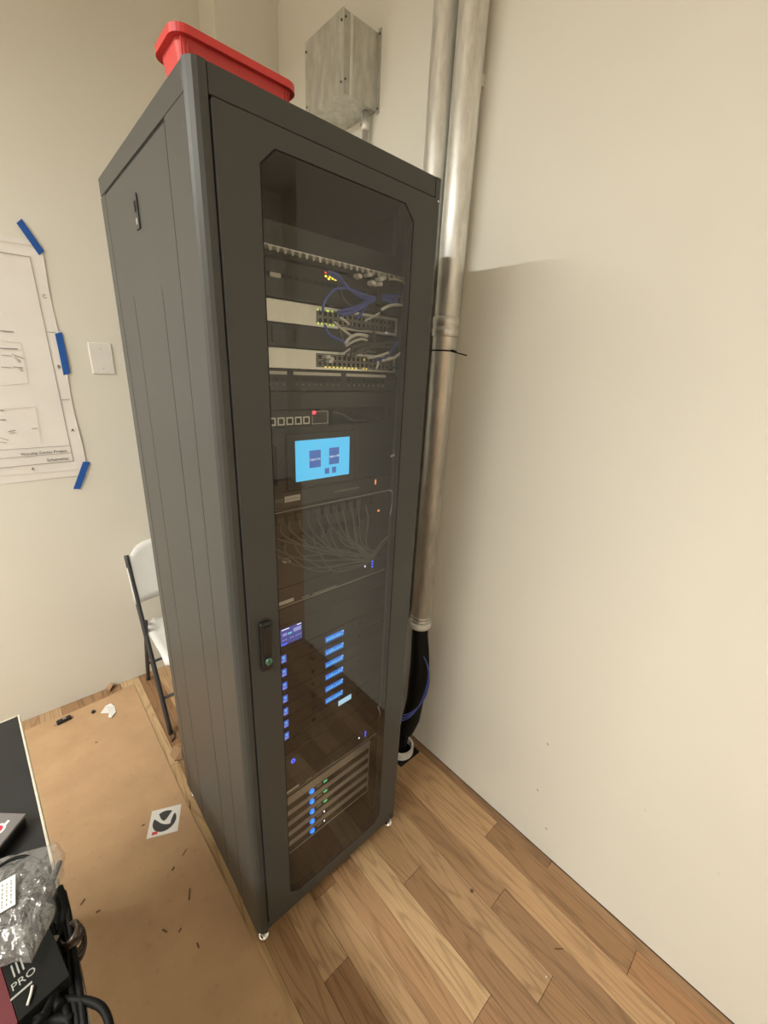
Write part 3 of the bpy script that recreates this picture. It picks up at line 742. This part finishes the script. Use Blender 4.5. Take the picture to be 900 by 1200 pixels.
# ------------------------------------------------------------------ back wall: drawing, tape, cover plate
yw = YB-.0006
dr = empty('wall_drawing', (-.7, YB, 1.22), 'large white schematic drawing taped to the wall', 'drawing')
TR, BR = Vector((-.052, yw, 2.205)), Vector((-.040, yw, 1.232))
m = MB(); bm = m.bm
nx, nz = 26, 22; g = []
for i in range(nx+1):
    row = []
    for j in range(nz+1):
        s_, t_ = i/nx, j/nz
        e = BR.lerp(TR, t_); x = e.x - 1.30*(1-s_); zz = e.z - .012*(1-s_)
        curl = .0035*max(0, (s_-.9)/.1)**2*(.4+.6*math.sin(t_*9)**2) if s_ > .9 else 0
        row.append(bm.verts.new((x+ .003*math.sin(t_*14)*(s_ > .99), yw-.0010-curl-.0006*(1+math.sin(s_*7+t_*5)), zz)))
    g.append(row)
for i in range(nx):
    for j in range(nz):
        bm.faces.new((g[i][j], g[i+1][j], g[i+1][j+1], g[i][j+1]))
r_ = bmesh.ops.extrude_face_region(bm, geom=bm.faces[:])
for v in r_['geom']:
    if isinstance(v, bmesh.types.BMVert): v.co.y += .0003
bmesh.ops.recalc_face_normals(bm, faces=bm.faces[:])
sheet = m.build('sheet', m_paper, dr)
yl = yw-.0052
def line(a, b, wd=.0015, mm=m_line, y=None):
    a = P(*a, 'y', yl); b = P(*b, 'y', yl)
    d = (b-a).normalized(); n_ = Vector((0, -1, 0)); s_ = d.cross(n_)
    MB().obox((a+b)/2, d, n_, s_, (b-a).length/2, .0003, wd/2).build('drawn_line', mm, dr)
def farleft(a, b, x=-1.1):
    pa, pb = P(*a, 'y', yl), P(*b, 'y', yl)
    d = pb-pa; q = pb+d*((x-pb.x)/d.x)
    return q
def linew(a, q, wd=.0015, mm=m_line):
    a = P(*a, 'y', yl); d = (q-a).normalized(); n_ = Vector((0, -1, 0)); s_ = d.cross(n_)
    MB().obox((a+q)/2, d, n_, s_, (q-a).length/2, .0003, wd/2).build('drawn_line', mm, dr)
line((35, 301), (86, 540), .0022)
linew((35, 301), farleft((35, 301), (0, 295.5)), .0022)
linew((86, 540), farleft((86, 540), (0, 548.5)), .0022)
linew((82.5, 522), farleft((82.5, 522), (0, 527.5)), .0015)
linew((84.3, 530.5), farleft((84.3, 530.5), (0, 537.5)), .0015)
linew((93, 550), farleft((93, 550), (0, 558)), .0012, m_linef)
linew((38, 288), farleft((38, 288), (0, 282)), .0012, m_linef)
line((55, 389), (65, 389.5), .0018); line((71.5, 468.5), (82, 468), .0018)
line((24, 402), (33, 449), .0012, m_linef); line((33, 449), (0, 452), .0012, m_linef); line((24, 402), (0, 399), .0012, m_linef)
line((41.5, 477), (48.5, 520), .0012, m_linef); line((41.5, 477), (0, 479.5), .0012, m_linef)
bars = [((0, 387.5), (16, 389), .006), ((0, 408), (20.5, 409), .006), ((1, 416), (14, 417), .003), ((14, 415), (27, 420), .004), ((17, 418), (22, 424), .010), ((1, 430), (14, 431), .003),
        ((15, 430), (27, 431), .004), ((22, 431), (25, 435), .010), ((0, 481), (4, 481), .006), ((0, 492), (7, 492), .006), ((9, 506), (18, 504), .004), ((11, 508), (18, 507), .003),
        ((0, 513), (10, 516), .003), ((0, 518), (8, 519), .003), ((37, 502.3), (44, 501.6), .003)]
for a, b_, wd in bars: line(a, b_, wd*.7, m_linef if wd > .009 else m_line)
drn = Vector((1, 0, .015)).normalized()
dup = Vector((-.012, 0, 1)).normalized(); dup = Vector((-.015, 0, 1)).normalized()
def dtext(s_, px, py, size, al):
    p_ = P(px, py, 'y', yl-.0004); text(s_, 'drawing_text', m_ink, dr, p_, drn, dup, size, al)
dtext('Worship Center Project', 78.5, 529.3, .0165, 'RIGHT'); dtext('Schematics', 80.5, 538.3, .018, 'RIGHT')
dtext('C', 50, 349, .020, 'LEFT'); dtext('B', 67.5, 431.5, .020, 'LEFT'); dtext('A', 83.5, 506, .020, 'LEFT'); dtext('4', 37, 551.5, .020, 'LEFT')
def tape(a, b, wd, label):
    a = P(*a, 'y', yw-.0065); b = P(*b, 'y', yw-.0065)
    d = (b-a).normalized(); n_ = Vector((0, -1, 0)); s_ = d.cross(n_)
    o = MB(); bm = o.bm; A = []
    for k in range(9):
        p_ = a.lerp(b, k/8); zig = .002*random.uniform(-1, 1) if k in (0, 8) else 0
        for sg in (-1, 1): A.append(bm.verts.new(p_+s_*wd/2*sg+d*(zig+.004*sg*(k in (0, 8)))+Vector((0, .0006*math.sin(k), 0))))
    for k in range(8): bm.faces.new((A[2*k], A[2*k+2], A[2*k+3], A[2*k+1]))
    r_ = bmesh.ops.extrude_face_region(bm, geom=bm.faces[:])
    for v in r_['geom']:
        if isinstance(v, bmesh.types.BMVert): v.co.y += .0004
    bmesh.ops.recalc_face_normals(bm, faces=bm.faces[:])
    o.build('masking_tape', m_tape, None, label, 'tape')
tape((22.5, 259), (49, 297), .026, 'blue masking tape strip on the upper corner of the wall drawing')
tape((68.5, 390), (78.5, 438.5), .026, 'blue masking tape strip halfway up the edge of the wall drawing')
tape((101.5, 541), (90, 573), .026, 'blue masking tape strip on the lower corner of the wall drawing')
cp = empty('cover_plate', (.097, YB, 1.70), 'white blank wall cover plate between the drawing and the rack', 'cover plate')
MB().box(.052, .142, YB-.006, YB, 1.698, 1.833, .003, 3).build('plate', m_white, cp)
for zz in (1.722, 1.809): MB().lathe([(.0035, -.001), (.0035, 0)], (.097, YB-.006, zz), 'y', 12).build('screw', m_label, cp)
# small scuffs on the right wall
for i, (px, py) in enumerate(((642, 872), (630, 926), (640, 971), (842, 1024), (756, 950))):
    c = P(px, py, 'x', XW-.0004)
    MB().obox(c, (0, .8, .6), (1, 0, 0), (0, -.6, .8), .004, .0003, .0014).build('wall_scuff', m_ink if i < 3 else m_label, None, 'tiny dark scuff on the right wall' if i < 3 else 'tiny pale nick on the right wall', 'scuff', 'dark scuffs low on the wall' if i < 3 else 'pale nicks low on the wall')

# ------------------------------------------------------------------ folding chair behind the rack
m_leg = mat('chair_leg_grey', (.055, .055, .058), .4, .3, noise=.05)
m_chw = mat('chair_white', (.78, .78, .75), .35, noise=.02)
ch = empty('folding_chair', (.25, 1.28, 0), 'white plastic folding chair with grey tube legs behind the rack', 'chair')
CXL, CXR = .036, .456
for i, x in enumerate((CXL, CXR)):
    MB().tube([(x, 1.035, .006), (x, 1.24, .43), (x, 1.36, .68), (x, 1.43, .84)], .0115, 10).build('long_leg', m_leg, ch)
    xx = x+(.020 if i == 0 else -.020)
    MB().tube([(xx, 1.525, .006), (xx, 1.44, .24), (xx, 1.33, .50)], .0105, 10).build('rear_leg', m_leg, ch)
    MB().tube([(x+.01, 1.27, .50), (xx, 1.42, .34)], .005, 8, smooth=False).build('hinge_bar', m_leg, ch)
MB().tube([(CXL, 1.115, .17), (CXR, 1.115, .17)], .008, 8, smooth=False).build('front_stretcher', m_leg, ch)
MB().tube([(CXL+.02, 1.475, .145), (CXR-.02, 1.475, .145)], .008, 8, smooth=False).build('rear_stretcher', m_leg, ch)
m = MB(); bm = m.bm; g = []
for i in range(15):
    s_ = i/14; x = CXL-.012+(CXR-CXL+.024)*s_; row = []
    round_ = 1-abs(2*s_-1)**5
    for j in range(9):
        t_ = j/8
        zz = .615+t_*(.165+.105*round_); yy = 1.335+(zz-.615)*.45+.030*(1-(2*s_-1)**2)
        row.append(bm.verts.new((x, yy-.014, zz)))
    g.append(row)
for i in range(14):
    for j in range(8):
        f = bm.faces.new((g[i][j], g[i+1][j], g[i+1][j+1], g[i][j+1])); f.smooth = True
r_ = bmesh.ops.extrude_face_region(bm, geom=bm.faces[:])
for v in r_['geom']:
    if isinstance(v, bmesh.types.BMVert): v.co.y += .016
bmesh.ops.recalc_face_normals(bm, faces=bm.faces[:])
m.build('backrest', m_chw, ch)
m = MB(); bm = m.bm; g = []
for i in range(13):
    s_ = i/12; row = []
    for j in range(13):
        t_ = j/12
        ww = (1-.25*max(0, (t_-.7)/.3)**2)
        x = (CXL+CXR)/2+(s_-.5)*(CXR-CXL-.03)*ww
        yy = .985+.40*t_+.03*abs(2*s_-1)**4*(t_ < .2)
        zz = .440+.03*t_*0-.014*math.sin(PI*t_)*(1-abs(2*s_-1)**4) - (.03*(1-t_/.15)**2 if t_ < .15 else 0)+.012*abs(2*s_-1)**6
        row.append(bm.verts.new((x, yy, zz)))
    g.append(row)
for i in range(12):
    for j in range(12):
        f = bm.faces.new((g[i][j], g[i+1][j], g[i+1][j+1], g[i][j+1])); f.smooth = True
r_ = bmesh.ops.extrude_face_region(bm, geom=bm.faces[:])
for v in r_['geom']:
    if isinstance(v, bmesh.types.BMVert): v.co.z += .022
bmesh.ops.recalc_face_normals(bm, faces=bm.faces[:])
m.build('seat', m_chw, ch)

# ------------------------------------------------------------------ table at the left
m_ttop = mat('table_top_black', (.013, .013, .0135), .5, noise=.12, nscale=10)
m_tedge = mat('table_edge_cream', (.62, .56, .45), .5, noise=.12, nscale=30)
TA = math.radians(-3.2)
tb = empty('work_table', (-.80, -.14, 0), 'black topped table with cream edge beside the brown board', 'table')
def tpt(u, v, z):   # u across from right edge (<=0), v along from the far end (<=0)
    c = Vector((-.428, .618, z)); ex = Vector((math.cos(TA), -math.sin(TA)*-1*-1, 0))
    ey = Vector((-.055, 1, 0)).normalized(); ex = Vector((ey.y, -ey.x, 0))
    return c+ex*u+ey*v
ey = Vector((-.055, 1, 0)).normalized(); ex = Vector((ey.y, -ey.x, 0)); ez = Vector((0, 0, 1))
TL, TWD = 1.50, .76
MB().obox(tpt(-TWD/2, -TL/2, .739), ex, ey, ez, TWD/2-.004, TL/2-.004, .0105).build('table_top', m_ttop, tb)
for (cu, cv, hu, hv) in ((-.002, -TL/2, .003, TL/2), (-TWD+.002, -TL/2, .003, TL/2), (-TWD/2, -.002, TWD/2-.006, .003), (-TWD/2, -TL+.002, TWD/2-.006, .003)):
    MB().obox(tpt(cu, cv, .738), ex, ey, ez, hu, hv, .0125, .002).build('edge_band', m_tedge, tb)
for u in (-.08, -TWD+.08):
    for v in (-.14, -TL+.14):
        MB().obox(tpt(u, v, .364), ex, ey, ez, .016, .016, .3595, .002).build('leg', m_leg, tb)
TZ = .7497
# grey laptop with sticker
m_lap = mat('laptop_grey', (.22, .205, .205), .38, .4, noise=.03, nscale=40)
lp = empty('laptop', (-.56, .17, TZ), 'closed grey laptop with red and white sticker on the table', 'laptop')
c0 = P(31, 953, 'z', TZ+.030); a1 = (P(0, 952, 'z', TZ+.030)-c0).normalized(); a2 = Vector((-a1.y, a1.x, 0))
if a2.y > 0: a2 = -a2
cc = c0+a1*.17+a2*.12
MB().obox((cc.x, cc.y, TZ+.0265), a1, a2, ez, .17, .12, .0035, .002).build('lid', m_lap, lp)
MB().obox((cc.x, cc.y, TZ+.0118), a1, a2, ez, .168, .118, .0112, .003).build('base', m_blk2, lp)
sp_ = P(2, 970, 'z', TZ+.0302)
m_sred = mat('sticker_red', (.55, .03, .07), .4, noise=.05)
st = MB().lathe([(.0135, 0), (.0135, .0005)], (sp_.x-.006, sp_.y, TZ+.0301), 'z', 20).build('sticker', m_white, lp)
MB().lathe([(.0085, 0), (.0085, .0004)], (sp_.x-.006, sp_.y, TZ+.0306), 'z', 20).build('sticker_emblem', m_sred, st)
MB().obox((sp_.x+.006, sp_.y+.004, TZ+.0304), (.7, .7, 0), (-.7, .7, 0), ez, .009, .003, .0003).build('sticker_wing', m_white, st)
# boxed item marked PRO
m_bx = mat('box_black_print', (.009, .009, .008), .7, noise=.08, nscale=30, spec=.15)
m_bxr = mat('box_red_print', (.10, .006, .011), .6, noise=.06, nscale=30)
zb_ = .785
bx = empty('product_box', (-.49, -.10, TZ), 'black and red printed carton lettered PRO under the plastic bag', 'box')
q0 = P(14, 1163, 'z', zb_); q1 = P(42, 1139, 'z', zb_); br = (q1-q0).normalized(); bu_ = Vector((-br.y, br.x, 0))
cbx = q0+br*.0315+bu_*.012
MB().obox((cbx.x, cbx.y, (zb_+TZ)/2), br, bu_, ez, .034, .060, (zb_-TZ)/2, .001).build('carton', m_bx, bx)
e0 = cbx-br*.0645
MB().obox((e0.x, e0.y, (zb_+TZ)/2), br, bu_, ez, .030, .060, (zb_-TZ)/2, .001).build('red_end', m_bxr, bx)
text('PRO', 'lettering', m_inkl, bx, q0+Vector((0, 0, .0004)), br, bu_, .0170)
for k in range(3):
    MB().obox(q0+br*(.008+.006*k)+bu_*.030+Vector((0, 0, .0004)), br, bu_, ez, .0011, .011, .0003).build('printed_bar', m_inkl, bx)
MB().obox(q0+br*.010-bu_*.010+Vector((0, 0, .0004)), br, bu_, ez, .014, .0016, .0003).build('printed_line', m_inkl, bx)
# coil of cable in a clear bag
def bag_mat():
    m = bpy.data.materials.new('clear_plastic_bag'); m.use_nodes = True; nt = m.node_tree; nt.nodes.clear()
    out = nt.nodes.new('ShaderNodeOutputMaterial'); mx = nt.nodes.new('ShaderNodeMixShader'); mx2 = nt.nodes.new('ShaderNodeMixShader')
    tr = nt.nodes.new('ShaderNodeBsdfTransparent'); tr.inputs[0].default_value = (.95, .95, .94, 1)
    gl = nt.nodes.new('ShaderNodeBsdfGlossy'); gl.inputs['Roughness'].default_value = .12
    df = nt.nodes.new('ShaderNodeBsdfDiffuse'); df.inputs[0].default_value = (.8, .8, .78, 1)
    tc = nt.nodes.new('ShaderNodeTexCoord'); n = nt.nodes.new('ShaderNodeTexNoise'); n.inputs['Scale'].default_value = 55; n.inputs['Detail'].default_value = 4
    nt.links.new(tc.outputs['Object'], n.inputs['Vector'])
    bp = nt.nodes.new('ShaderNodeBump'); bp.inputs['Strength'].default_value = .9; bp.inputs['Distance'].default_value = .006
    nt.links.new(n.outputs['Fac'], bp.inputs['Height']); nt.links.new(bp.outputs[0], gl.inputs['Normal'])
    mx.inputs[0].default_value = .20; mx2.inputs[0].default_value = .13
    nt.links.new(tr.outputs[0], mx.inputs[1]); nt.links.new(gl.outputs[0], mx.inputs[2])
    nt.links.new(mx.outputs[0], mx2.inputs[1]); nt.links.new(df.outputs[0], mx2.inputs[2]); nt.links.new(mx2.outputs[0], out.inputs[0])
    return m
m_bag = bag_mat()
co = empty('cable_coil', (-.46, .02, zb_), 'coiled black cable inside the clear plastic bag', 'cable')
cc_ = P(12, 1052, 'z', .80)
for k in range(5):
    rr = .036+.0045*k
    pts = [(cc_.x+rr*math.cos(a*PI/8), cc_.y+rr*1.25*math.sin(a*PI/8), .797+.0038*k+.003*math.sin(a+k)) for a in range(17)]
    MB().tube(pts, .0036, 7, samples=3).build('turn', m_kcab, co)
pts = [P(70, 1010, 'z', .80), P(62, 1030, 'z', .80), P(50, 1058, 'z', .80), P(38, 1078, 'z', .80)]
MB().tube(pts, [.005, .006, .004, .004], 8).build('plug_end', m_gcab, co)
bg = empty('plastic_bag', (-.46, .02, zb_), 'crumpled clear plastic bag with white printed label', 'bag')
outline = [(-40, 1022), (-8, 1010), (20, 1002), (45, 995), (68, 988), (76, 1000), (75, 1022), (70, 1035), (62, 1052), (67, 1064), (58, 1084), (47, 1106), (36, 1128), (20, 1126), (2, 1133), (-20, 1138), (-45, 1130)]
from mathutils import noise as mnoise
def catmull(pts, n):
    out = []
    for i in range(len(pts)):
        p0, p1, p2, p3 = (Vector(pts[(i+k) % len(pts)]) for k in (-1, 0, 1, 2))
        for k in range(n):
            t = k/n; out.append(.5*((2*p1)+(p2-p0)*t+(2*p0-5*p1+4*p2-p3)*t*t+(3*p1-p0-3*p2+p3)*t**3))
    return out
edge = [P(px, py, 'z', .797) for px, py in outline]
edge = [v for i in range(len(edge)) for v in (edge[i], edge[i].lerp(edge[(i+1) % len(edge)], .33), edge[i].lerp(edge[(i+1) % len(edge)], .67))]
m = MB(); bm = m.bm
ctr = P(18, 1062, 'z', .815); rings = []; NR = 16
for k in range(NR+1):
    f_ = k/NR; row = []
    for e in edge:
        q = Vector((ctr.x, ctr.y, 0)).lerp(Vector((e.x, e.y, 0)), max(f_, .02))
        v3 = Vector((q.x*34, q.y*34, 1.7)); rg = 1-abs(mnoise.noise(v3)*2); rg2 = 1-abs(mnoise.noise(v3*2.6+Vector((5, 2, 0)))*2)
        hgt = .798+.026*math.sqrt(max(0, 1-f_*f_))+(.006*rg+.003*rg2-.004)*(1-.4*f_)
        row.append(bm.verts.new((q.x+.003*mnoise.noise(v3*1.7), q.y+.003*mnoise.noise(v3*1.3+Vector((9, 9, 9))), max(hgt, .790))))
    rings.append(row)
n_ = len(edge)
for k in range(NR):
    for i in range(n_): bm.faces.new((rings[k][i], rings[k][(i+1) % n_], rings[k+1][(i+1) % n_], rings[k+1][i]))
bm.faces.new(rings[0])
low = [bm.verts.new((v.co.x, v.co.y, v.co.z-.003)) for v in rings[-1]]
for i in range(n_): bm.faces.new((rings[-1][i], rings[-1][(i+1) % n_], low[(i+1) % n_], low[i]))
bmesh.ops.recalc_face_normals(bm, faces=bm.faces[:])
m.build('film', m_bag, bg)
la0, la1, la2 = P(18, 1020, 'z', .832), P(18, 1065, 'z', .832), P(-20, 1030, 'z', .832)
ldu = (la0-la1).normalized(); ldr = Vector((ldu.y, -ldu.x, 0))
cl = (la0+la1)/2-ldr*.030
lbm = MB().obox((cl.x, cl.y, .832), ldr, ldu, ez, .030, .030, .0004).build('printed_label', m_white, bg)
rl = random.Random(2)
for k in range(5):
    v0 = -.024
    while v0 < .022:
        ln = rl.uniform(.002, .006); q = cl+ldr*(.024-.0062*k)+ldu*(v0+ln/2)
        MB().obox((q.x, q.y, .8326), ldr, ldu, ez, .0011, ln/2, .0002).build('label_print', m_inkl, lbm)
        v0 += ln+rl.uniform(.0015, .004)
# tangled cables at the table edge
tangle = [([(70, 1040), (76, 1062), (72, 1085), (66, 1105), (60, 1128)], .76, .006, 'black cable draped along the table edge'),
          ([(0, 1178), (20, 1168), (42, 1160), (58, 1168), (70, 1180)], .765, .008, 'black cable lying in front of the printed carton'),
          ([(10, 1200), (40, 1180), (70, 1172), (96, 1172), (118, 1180), (128, 1200), (130, 1230)], .76, .0062, 'thick black cable looping over the table edge'),
          ([(40, 1150), (52, 1138), (62, 1148), (60, 1170), (50, 1190)], .775, .005, 'thin black cable curling beside the carton lettering'),
          ([(0, 1190), (25, 1186), (55, 1192), (85, 1196)], .758, .009, 'black cable at the foot of the cable tangle'),
          ([(74, 1046), (80, 1072), (84, 1100), (90, 1140), (96, 1180), (100, 1215)], .757, .0055, 'black cable running along the table edge under the hanging coil'),
          ([(68, 1050), (72, 1080), (80, 1110), (82, 1150), (90, 1190), (92, 1220)], .756, .0050, 'black cable snaking beside the hanging coil'),
          ([(60, 1085), (66, 1110), (72, 1135), (74, 1165), (80, 1200), (82, 1230)], .757, .0060, 'black cable between the carton and the hanging coil'),
          ([(30, 1215), (46, 1196), (60, 1180), (66, 1160), (62, 1140)], .772, .0055, 'black cable arching up over the cable tangle')]
for pts, zz, rr, lab in tangle:
    MB().tube([P(px, py, 'z', zz+.003*math.sin(i*2)) for i, (px, py) in enumerate(pts)], rr, 9).build('loose_cable', m_kcab, None, lab, 'cable')
m_bcab = mat('brown_black_cable', (.045, .030, .020), .3, noise=.3, nscale=40)
ck = empty('hanging_coil', (-.40, -.10, .70), 'dark cable coil hung over the table edge with loose tail', 'cable')
hc = P(84, 1100, 'z', .74)
for k in range(8):
    pts = []
    for a in range(17):
        t = a*PI/8
        pts.append((hc.x+.013*math.cos(t)*(1+.05*k), hc.y-.004*(k % 3)+(.014+.0022*k)*math.sin(t), .757+.010*math.cos(t+k*.7)-.005*k+.008*(k % 2)))
    MB().tube(pts, .0040, 7, samples=3).build('turn', m_bcab, ck)
pts = [P(86, 1112, 'z', .74), P(92, 1135, 'z', .70), P(97, 1160, 'z', .62), P(101, 1185, 'z', .52), P(103, 1210, 'z', .40)]
MB().tube(pts, .0045, 8).build('tail', m_bcab, ck)
MB().obox(P(54, 1112, 'z', .770), (.6, .8, 0), (-.8, .6, 0), ez, .018, .011, .002, .0006).build('card_tab', mat('grey_card', (.34, .32, .29), .6, noise=.05), None, 'small grey card tab sticking out beside the bag', 'card')
MB().tube([P(38, 1155, 'z', .79), P(36, 1165, 'z', .789), P(32, 1178, 'z', .788)], .0020, 7).build('zip_stick', m_label, None, 'pale thin stick lying on the printed carton', 'stick')

# ------------------------------------------------------------------ litter on the floor
ZB = .0041
sq = [P(178.5, 951.5, 'z', 0), P(212.3, 943.2, 'z', 0), P(208.8, 974, 'z', 0), P(171.6, 984.8, 'z', 0)]
fs = empty('floor_sticker', (sum((p.x for p in sq))/4, sum((p.y for p in sq))/4, ZB), 'white square sticker with black round emblem on brown board', 'sticker')
cs = Vector((fs.location.x, fs.location.y, 0)); su = (sq[1]-sq[0]).normalized(); sv = Vector((-su.y, su.x, 0)); hs = ((sq[1]-sq[0]).length+(sq[2]-sq[3]).length)/4*1.0
hv = ((sq[0]-sq[3]).length+(sq[1]-sq[2]).length)/4
MB().obox((cs.x, cs.y, ZB+.0003), su, sv, ez, hs, hv, .0003).build('sheet', m_white, fs)
def sp2(a, b, z): return (cs.x+su.x*a+sv.x*b, cs.y+su.y*a+sv.y*b, z)
R_ = min(hs, hv)*.78
m = MB(); bm = m.bm
bm.faces.new([bm.verts.new(sp2(R_*math.cos(2*PI*k/40), R_*math.sin(2*PI*k/40), ZB+.0008)) for k in range(40)])
m.build('emblem_disc', m_ink, fs)
def patch(pl, z, name, mm):
    m = MB(); bm = m.bm; bm.faces.new([bm.verts.new(sp2(a*R_, b_*R_, z)) for a, b_ in pl]); m.build(name, mm, fs)
# white hook: an arm from the rim to the middle and back out as an arc
arc = [(.95*math.cos(t), .95*math.sin(t)) for t in [math.radians(28+4*k) for k in range(7)]]
patch([(-1.03, .50), (-.80, .30), (-.605, .13), (-.30, -.15), (-.003, -.32), (.25, -.40), (.53, -.41), (.60, .05), (.72, .45), (.86, .62), (.62, .90), (.49, .745), (.35, .51), (.15, .15), (-.03, -.01), (-.22, .12), (-.40, .36), (-.52, .64), (-.66, .88), (-.95, .80)], ZB+.0011, 'emblem_stroke', m_white)
c = P(181.5, 977.5, 'z', 0)
MB().obox((c.x, c.y, ZB+.0010), su, sv, ez, .010, .006, .0002).build('red_mark', mat('red_mark', (.6, .06, .06), .6, noise=.2, nscale=200), fs)

m_chip = mat('wood_chip', (.40, .24, .12), .7, noise=.2, nscale=60)
m_chipd = mat('wood_chip_dark', (.13, .07, .035), .7, noise=.2, nscale=60)
m_card = mat('cardboard', (.34, .21, .11), .75, noise=.1, nscale=40)
chips = [((216, 999), 58, .012, 0), ((222, 1048), 85, .018, 1), ((97, 1057), 55, .009, 1), ((115, 1068), 30, .006, 1), ((168, 967), 25, .006, 1), ((193, 1091), -30, .010, 1), ((203, 1018), 60, .006, 1), ((232, 1108), -70, .008, 1), ((211, 1090), 60, .006, 1), ((113, 870), 10, .005, 1)]
for (p, a, ln, dk) in chips:
    c = P(*p, 'z', ZB); t = math.radians(a)+.3
    d = (P(p[0]+math.cos(math.radians(a))*5, p[1]-math.sin(math.radians(a))*5, 'z', ZB)-c); d.z = 0; d.normalize()
    MB().obox((c.x, c.y, ZB+.0011), d, (-d.y, d.x, 0), ez, ln, .0022, .0010, .0005).build('wood_sliver', m_chipd if dk else m_card, None, 'small dark wood sliver on the brown board' if dk else 'pale wood sliver on the brown board near the sticker', 'wood sliver', 'dark wood slivers on the board' if dk else None)
for i, (p, ln) in enumerate((((655, 1112), .014), ((553, 1044), .006), ((640, 1145), .003))):
    c = P(*p, 'z', 0)
    if i == 1: MB().lathe([(.007, 0), (.006, .0004)], (c.x, c.y, .0001), 'z', 10).build('wood_knot', m_chipd, None, 'dark knot in the oak floor', 'knot')
    else: MB().obox((c.x, c.y, .0008), (.75, -.66, 0) if i == 0 else (1, 0, 0), (.66, .75, 0) if i == 0 else (0, 1, 0), ez, ln, .0016, .0007).build('wood_splinter', m_chipd if i == 0 else m_label, None, 'dark splinter on the oak floor' if i == 0 else 'pale speck on the oak floor', 'splinter')
# utility knife
k0, k1 = P(63, 851, 'z', ZB), P(84, 841, 'z', ZB); kd = (k1-k0).normalized(); kn = Vector((-kd.y, kd.x, 0)); kl = (k1-k0).length
kf = empty('utility_knife', ((k0.x+k1.x)/2, (k0.y+k1.y)/2, ZB), 'dark utility knife lying on the brown board by the wall', 'knife')
kc = k0.lerp(k1, .58)
MB().obox((kc.x, kc.y, ZB+.008), kd, kn, ez, kl*.40, .013, .0078, .004).build('handle', m_blk2, kf)
kb = k0.lerp(k1, .12)
MB().obox((kb.x, kb.y, ZB+.006), kd, kn, ez, kl*.10, .004, .002).build('blade', m_chrome, kf)
kk = k0.lerp(k1, .62)
MB().obox((kk.x, kk.y, ZB+.0165), kd, kn, ez, kl*.10, .004, .0014, .0005).build('slider', m_lip, kf)
# paper scrap, dark cap, cardboard pieces
def scrap(name, pix, z, th, mm, label, cat, tilt=0):
    m = MB(); bm = m.bm
    vs = [bm.verts.new(P(px, py, 'z', z)) for px, py in pix]
    for i, v in enumerate(vs): v.co.z = z+tilt*(i % 3)
    f = bm.faces.new(vs); r_ = bmesh.ops.extrude_face_region(bm, geom=[f])
    for v in r_['geom']:
        if isinstance(v, bmesh.types.BMVert): v.co.z += th
    bmesh.ops.recalc_face_normals(bm, faces=bm.faces[:])
    return m.build(name, mm, None, label, cat)
scrap('paper_scrap', [(118, 836), (124, 828), (130, 825.5), (134.5, 828), (136, 835), (131, 842), (127, 841), (128, 836.5)], ZB+.0002, .002, m_white, 'crumpled white paper scrap on the brown board', 'paper scrap', .003)
c = P(109.5, 835, 'z', ZB); MB().lathe([(.009, .0003), (.009, .008), (.006, .012)], (c.x, c.y, ZB), 'z', 12).build('rubber_cap', m_blk2, None, 'small black rubber cap beside the white paper scrap', 'cap')
scrap('cardboard_scrap', [(120, 803), (126, 800), (134, 806), (128, 811)], ZB+.0002, .004, m_card, 'torn brown cardboard scrap against the back wall', 'cardboard scrap', .012)
scrap('cardboard_scrap', [(199, 884), (206, 874), (213, 880), (214, 890), (205, 893)], .001, .003, m_card, 'curled cardboard scrap near the chair foot', 'cardboard scrap', .006)
scrap('wood_chip', [(198, 862), (203, 858), (205, 866), (201, 870)], .001, .008, m_chipd, 'dark wood chip under the chair foot', 'wood chip', .003)
scrap('wood_chip', [(215, 936), (222, 938), (222, 948), (218, 945)], .001, .002, m_chip, 'splintered wood chip beside the rack foot', 'wood chip', .001)
